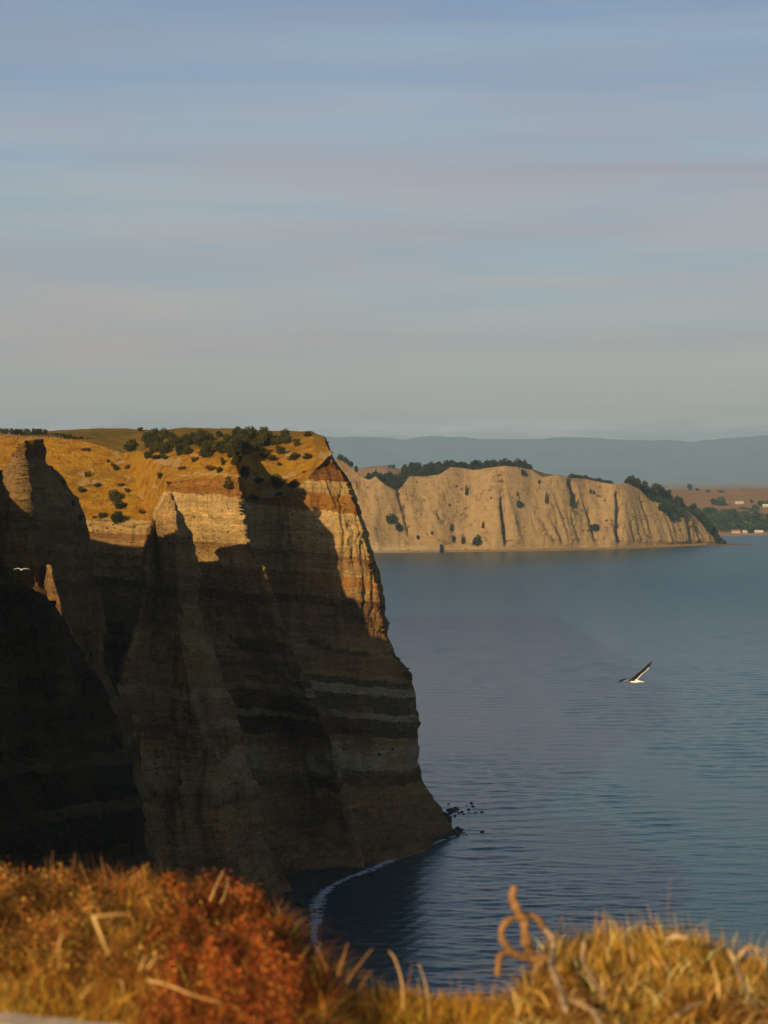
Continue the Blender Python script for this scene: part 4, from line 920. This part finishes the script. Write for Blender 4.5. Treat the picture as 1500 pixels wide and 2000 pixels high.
x, Y = spots(9000, 260, 640, y0=5.4); c = pal(len(x), [(.5, .16, .02), (.3, .07, .015), (.6, .36, .06), (.20, .06, .015)], g)
tag(blades('red_stems', x, Y, g.uniform(.06, .16, len(x)), g.uniform(.002, .004, len(x)), c, 5, 1.0, .8, M_blade, lift=.08*g.random(len(x))), kind='stuff')
x, Y = spots(1300, -160, 520, y0=5.3); c = pal(len(x), [(.8, .52, .16), (.7, .42, .10), (.72, .34, .05)], g)
tag(blades('dry_grass', x, Y, g.uniform(.06, .15, len(x)), g.uniform(.003, .007, len(x)), c, 6, 1.6, 1.4, M_blade, lift=.10*g.random(len(x))*np.interp(Y, [5.3, 6.4], [.1, 1])), kind='stuff')
x, Y = spots(900, 990, 1650, y0=5.3); c = pal(len(x), [(.85, .6, .25), (.8, .45, .1)], g)
tag(blades('dry_grass', x, Y, g.uniform(.06, .14, len(x)), g.uniform(.004, .008, len(x)), c, 7, 1.5, 1.4, M_blade, lift=.03), kind='stuff')
# stray upright stems and seed heads, countable
M_straw = simple('straw', (.62, .42, .17), .7, (.42, .26, .08), 30); M_stem = simple('brown stem', (.36, .18, .06), .8, (.22, .1, .03), 30)
def stalk(name, pts, Y, rad, mat, label, grp=None, cat='stalk', head=None):
    q = crom([P(x, y, Y+(yy[2] if len(yy) > 2 else 0)) for yy in pts for x, y in (yy[:2],)], 6); n = len(q)
    m = MB(); m.tube(q, [rad*.5*(1-.6*i/(n-1)) for i in range(n)], 6, .12); o = m.build(name, mat); tag(o, label, cat, grp)
    return o
for i, (pts, rd, lab) in enumerate([([(182, 1788), (196, 1825), (213, 1868)], .013, 'thick pale straw leaning steeply in the brown scrub, left of centre'), ([(185, 1790), (225, 1786), (256, 1785)], .005, 'thin pale straw lying flat just right of the thick one'),
        ([(288, 1914), (330, 1925), (380, 1945), (436, 1960)], .008, 'long pale straw lying across the foot of the red scrub'), ([(121, 1826), (114, 1850), (118, 1895)], .006, 'curved golden straw at the far left of the scrub'), ([(158, 1950), (175, 1925)], .006, 'short straw near the bottom left rail'),
        ([(288, 1892), (307, 1865)], .006, 'short straw standing under the red scrub'), ([(272, 1895), (284, 1866)], .006, 'short dull straw left of the short standing one'), ([(235, 1912), (243, 1940)], .005, 'small yellow straw above the rail')]):
    stalk('straw', pts, 5.55, rd, M_straw, lab)
for i, (pts, rd, lab) in enumerate([([(786, 1990), (786, 1925), (772, 1875), (760, 1858)], .008, 'tall thick bent stem in the middle dip of the clifftop'), ([(840, 1985), (833, 1930), (818, 1882)], .006, 'tall stem right of the thick bent one'), ([(655, 1960), (690, 1900), (728, 1852)], .006, 'slanting stem leaning right at the edge of the water'),
        ([(660, 1905), (672, 1865), (680, 1840)], .006, 'short upright stem beside the slanting one'), ([(680, 1980), (700, 1935), (725, 1895)], .005, 'stem between the slanting and the bent ones'), ([(790, 1945), (800, 1910), (805, 1880)], .004, 'thin stem just right of the thick bent one'),
        ([(905, 1990), (908, 1950), (915, 1925)], .004, 'faint stem right of centre in the dip'), ([(640, 1900), (628, 1870), (620, 1850)], .005, 'reddish stem at the right foot of the red scrub'), ([(1308, 1830), (1305, 1770), (1309, 1712)], .0022, 'very thin tall stem rising above the right mound'),
        ([(100, 1720), (101, 1690), (104, 1662)], .003, 'thin stem on the left above the brown scrub'), ([(142, 1700), (145, 1680), (146, 1664)], .003, 'second thin stem above the brown scrub'), ([(255, 1720), (275, 1700), (292, 1686)], .005, 'leaning pale stem above the brown scrub near the fins foot'), ([(410, 1760), (422, 1730), (436, 1700)], .006, 'pale leaning seed stem on top of the red scrub, left'), ([(430, 1765), (440, 1745), (445, 1712)], .005, 'pale upright seed stem on top of the red scrub')]):
    stalk('dry_stem', pts, 7.2 if pts[0][0] < 500 else 6.4, rd, M_straw if i in (0, 1, 12, 13) else M_stem, lab, cat='stem')
# fringe of fine stems on both mounds
def fringe(n, x0, x1, h0, h1, seed, C, wid=(.002, .004)):
    g = np.random.default_rng(seed); x = g.uniform(x0, x1, n); Y = np.interp(x, gpx, crestY)-g.random(n)*.5
    tag(blades('tall_grass', x, Y, g.uniform(h0, h1, n), g.uniform(*wid, n), pal(n, C, g), seed, .45, .2, M_blade), kind='stuff')
fringe(700, 1030, 1600, .08, .19, 31, GOLD); fringe(260, 600, 1010, .08, .2, 32, GOLD+[(.3, .12, .04)]); fringe(320, -120, 520, .15, .28, 33, [(.4, .16, .03), (.3, .1, .02), (.5, .3, .08)])
# twisted dead branch
M_dead = simple('dead wood', (.30, .17, .07), .85, (.10, .05, .02), 14); M_pale = simple('bleached wood', (.46, .33, .19), .85, (.2, .12, .06), 20)
def gY(py): return 3900*1.53/(py-930)
r_ = empty('dead_branch', P(1080, 1935, 6.6)); tag(r_, 'gnarled leafless branch looping over the cliff edge at the left of the right mound', 'branch'); o0 = Vector(P(1080, 1935, 6.6))
for nm, pts, rad in [('stub', [(1030, 1795, 0), (1016, 1784, -.02), (1007, 1770, -.03), (1000, 1752, -.02), (1006, 1733, 0)], [.011, .014, .016, .016, .012]),
    ('loop', [(1078, 1868, .05), (1040, 1872, .03), (1010, 1864, 0), (992, 1850, -.03), (980, 1832, -.04), (982, 1808, -.03), (1000, 1794, 0), (1024, 1790, .02), (1046, 1791, .03), (1060, 1808, .05), (1072, 1825, .06)], [.016, .018, .014, .012, .012, .013, .013, .015, .012, .012, .012]),
    ('stem', [(1024, 1790, .02), (1025, 1812, .0), (1028, 1840, 0), (1040, 1868, .03)], [.016, .017, .018, .016]),
    ('twig', [(1004, 1862, 0), (988, 1860, -.03), (976, 1870, -.05), (973, 1888, -.05), (972, 1904, -.04)], [.012, .012, .013, .012, .010]),
    ('root', [(1064, 1815, .0), (1080, 1835, -.08), (1081, 1860, -.15), (1076, 1885, gY(1885)-6.6), (1088, 1915, gY(1915)-6.6), (1098, 1945, gY(1945)-6.6), (1106, 1975, gY(1975)-6.6)], [.009, .012, .011, .011, .011, .010, .009]),
    ('root', [(1112, 1952, gY(1952)-6.6), (1135, 1962, gY(1962)-6.6), (1160, 1978, gY(1978)-6.6), (1178, 2010, gY(2010)-6.6)], [.007, .010, .010, .009]),
    ('twig', [(1070, 1868, .02), (1052, 1885, 0), (1040, 1910, -.02)], [.014, .012, .006])]:
    q = crom([tuple(Vector(P(a_[0], a_[1], 6.6+a_[2]))-o0) for a_ in pts], 6); rr_ = np.interp(np.linspace(0, 1, len(q)), np.linspace(0, 1, len(rad)), rad)
    rr_ = rr_*(1+.11*np.sin(np.arange(len(q))*1.7+len(q))+.14*np.sin(np.arange(len(q))*.63)); m_ = MB(); m_.tube(q, list(rr_*.92), 10, .2, 3); m_.build(nm, M_pale if nm == 'root' else M_dead, r_)
for i, (pts, Y, rd, lab) in enumerate([([(1142, 1842), (1138, 1868), (1147, 1895), (1166, 1925), (1180, 1950)], 6.3, [.007, .010, .010, .008, .006], 'thin pale root curling down the grass right of the looping branch'),
    ([(1300, 1834), (1322, 1829), (1346, 1835)], 6.6, [.012, .017, .013], 'short thick pale stick lying on top of the right mound'),
    ([(1422, 1855), (1436, 1880), (1444, 1905), (1458, 1935), (1468, 1960)], 6.3, [.010, .012, .010, .010, .006], 'pale forked root on the right side of the mound'),
    ([(1440, 1872), (1462, 1850), (1490, 1858)], 6.3, [.008, .011, .008], 'short bleached stick beside the pale forked root'), ([(1320, 1985), (1350, 1965), (1376, 1958)], 6.0, [.006, .009, .006], 'pale twig at the bottom edge in front of the right mound')]):
    q = crom([P(a_[0], a_[1], min(Y, gY(a_[1]))) for a_ in pts], 6); rr_ = np.interp(np.linspace(0, 1, len(q)), np.linspace(0, 1, len(rd)), rd)*.65
    rr_ = rr_*(1+.13*np.sin(np.arange(len(q))*1.9+i)); m_ = MB(); m_.tube(q, list(rr_), 8, .2, i); tag(m_.build('root' if i in (0, 2) else 'stick', M_pale), lab, 'root' if i in (0, 2) else 'stick')
# timber rail on the ground, bottom left
rl = MB(); a0 = Vector(P(-200, 1956, 4.9)); a1 = Vector(P(300, 2008, 4.9)); dr = (a1-a0).normalized(); sd = Vector((0, 0, 1)).cross(dr).normalized()
for (u, w_, z_) in [(0, 0, 0)]:
    L_ = (a1-a0).length; n_ = 24
    for i in range(n_+1):
        for (s_, h_) in ((0, 0), (-.006, -.006), (-.006, -.11), (.115, -.11), (.115, -.006), (.108, 0)):
            rl.v.append(tuple(a0+dr*(L_*i/n_)+sd*(-s_)+Vector((0, 0, h_+.002*math.sin(i*1.3)))))
    for i in range(n_):
        for j in range(6): a_ = i*6+j; b_ = i*6+(j+1) % 6; rl.f.append([a_, b_, b_+6, a_+6])
    rl.f += [[0, 5, 4, 3, 2, 1], [n_*6+k_ for k_ in range(6)]]
tag(rl.build('timber_rail', simple('weathered timber', (.62, .50, .36), .8, (.48, .37, .25), 14), None, False), 'pale weathered timber edging at the bottom left corner', 'timber')

# ------------------------------------------------------------ air, sky, sun, camera
HAZE = True
if HAZE:
    m = bpy.data.materials.new('haze air'); m.use_nodes = True; nt = m.node_tree; nt.nodes.remove(nt.nodes['Principled BSDF'])
    vp = nt.nodes.new('ShaderNodeVolumePrincipled'); vp.inputs['Color'].default_value = (.42, .68, 1.0, 1); vp.inputs['Density'].default_value = HAZE_D; vp.inputs['Density Attribute'].default_value = ''; vp.inputs['Anisotropy'].default_value = .0
    nt.links.new(vp.outputs[0], nt.nodes['Material Output'].inputs['Volume'])
    mb = MB(); mb.box((-45000, -900, -130), (45000, 40000, 780)); o = mb.build('haze', m, None, False); o['kind'] = 'stuff'
AZ, EL = 25.0, 17.0
sun = bpy.data.lights.new('sun', 'SUN'); sun.energy = 5.0; sun.angle = R(.55); sun.color = (1, .70, .36)
so = bpy.data.objects.new('sun', sun); COL.objects.link(so)
d = Vector((math.sin(R(AZ))*math.cos(R(EL)), math.cos(R(AZ))*math.cos(R(EL)), -math.sin(R(EL)))); so.rotation_euler = d.to_track_quat('-Z', 'Y').to_euler()
W = bpy.data.worlds.new('World'); SC.world = W; W.use_nodes = True; nt = W.node_tree; N = NT(nt); bg = nt.nodes['Background']
sky = nt.nodes.new('ShaderNodeTexSky'); sky.sky_type = 'NISHITA'; sky.sun_disc = False; sky.sun_elevation = R(EL); sky.sun_rotation = R(180+AZ); sky.air_density = 1.0; sky.dust_density = 2.0; sky.altitude = 100
tc = N.n('ShaderNodeTexCoord').outputs['Generated']
sep = N.n('ShaderNodeSeparateXYZ'); N.l(tc, sep.inputs[0])
cl = N.noise(N.map(tc, (2.2, 2.2, 26), (0, R(4), 0)), 1, 5, .55, .5); cl2 = N.noise(N.map(tc, (6, 6, 70), (0, R(3), 0)), 1, 4, .6, .3)
cm = N.ramp(N.math('ADD', N.math('MULTIPLY', cl, .75), N.math('MULTIPLY', cl2, .25)), [(.36, .42), (.64, .92)])
cc_ = N.ramp(sep.outputs['Z'], [(0.0, SKYC[0]), (.06, SKYC[1]), (.14, SKYC[2]), (.25, SKYC[3]), (1, SKYC[4])])
col_ = N.mix(cm, sky.outputs[0], cc_)
cl3 = N.noise(N.map(tc, (2.6, 2.6, 40), (0, R(-4), 0)), 1, 4, .6, .8)
col_ = N.mix(1.0, col_, N.ramp(N.math('ADD', N.math('MULTIPLY', cl3, .6), N.math('MULTIPLY', cl2, .4)), [(.38, (.86, .95, 1.04)), (.5, (1, 1, 1)), (.62, (1.09, 1.02, 1.0))]), 'MULTIPLY')
# low bank of cumulus just over the mountains
zb = N.ramp(sep.outputs['Z'], [(.018, 1.0), (.022, 1.0), (.030, 0.0)]); cb = N.noise(N.map(tc, (14, 14, 90)), 1, 5, .6)
col_ = N.mix(N.math('MULTIPLY', zb, N.ramp(cb, [(.42, 0.0), (.6, .8)])), col_, SKYC[5])
col_ = N.mix(1.0, col_, N.ramp(sep.outputs['Z'], [(0, 1.0), (.25, 1.0), (.45, .5), (1, .3)]), 'MULTIPLY')
N.l(col_, bg.inputs[0]); bg.inputs[1].default_value = SKYS
cam = bpy.data.cameras.new('camera'); co = bpy.data.objects.new('camera', cam); COL.objects.link(co); co.location = (0, 0, H); co.rotation_euler = (R(90), 0, 0)
cam.sensor_fit = 'VERTICAL'; cam.sensor_height = 36; cam.sensor_width = 27; cam.lens = F/2000*36; cam.shift_y = -70/2000.0
cam.clip_start = .1; cam.clip_end = 120000; cam.dof.use_dof = True; cam.dof.focus_distance = 500; cam.dof.aperture_fstop = 3.9
SC.camera = co
vs = SC.view_settings; vs.view_transform = 'Standard'; vs.look = 'None'; vs.exposure = .36; vs.gamma = 1
SC.render.threads_mode = 'AUTO'; SC.cycles.max_bounces = 4; SC.cycles.diffuse_bounces = 2; SC.cycles.glossy_bounces = 2; SC.cycles.transmission_bounces = 2; SC.cycles.volume_bounces = 0; SC.cycles.transparent_max_bounces = 8
for o in bpy.data.objects:
    if '_p' in o: del o['_p']
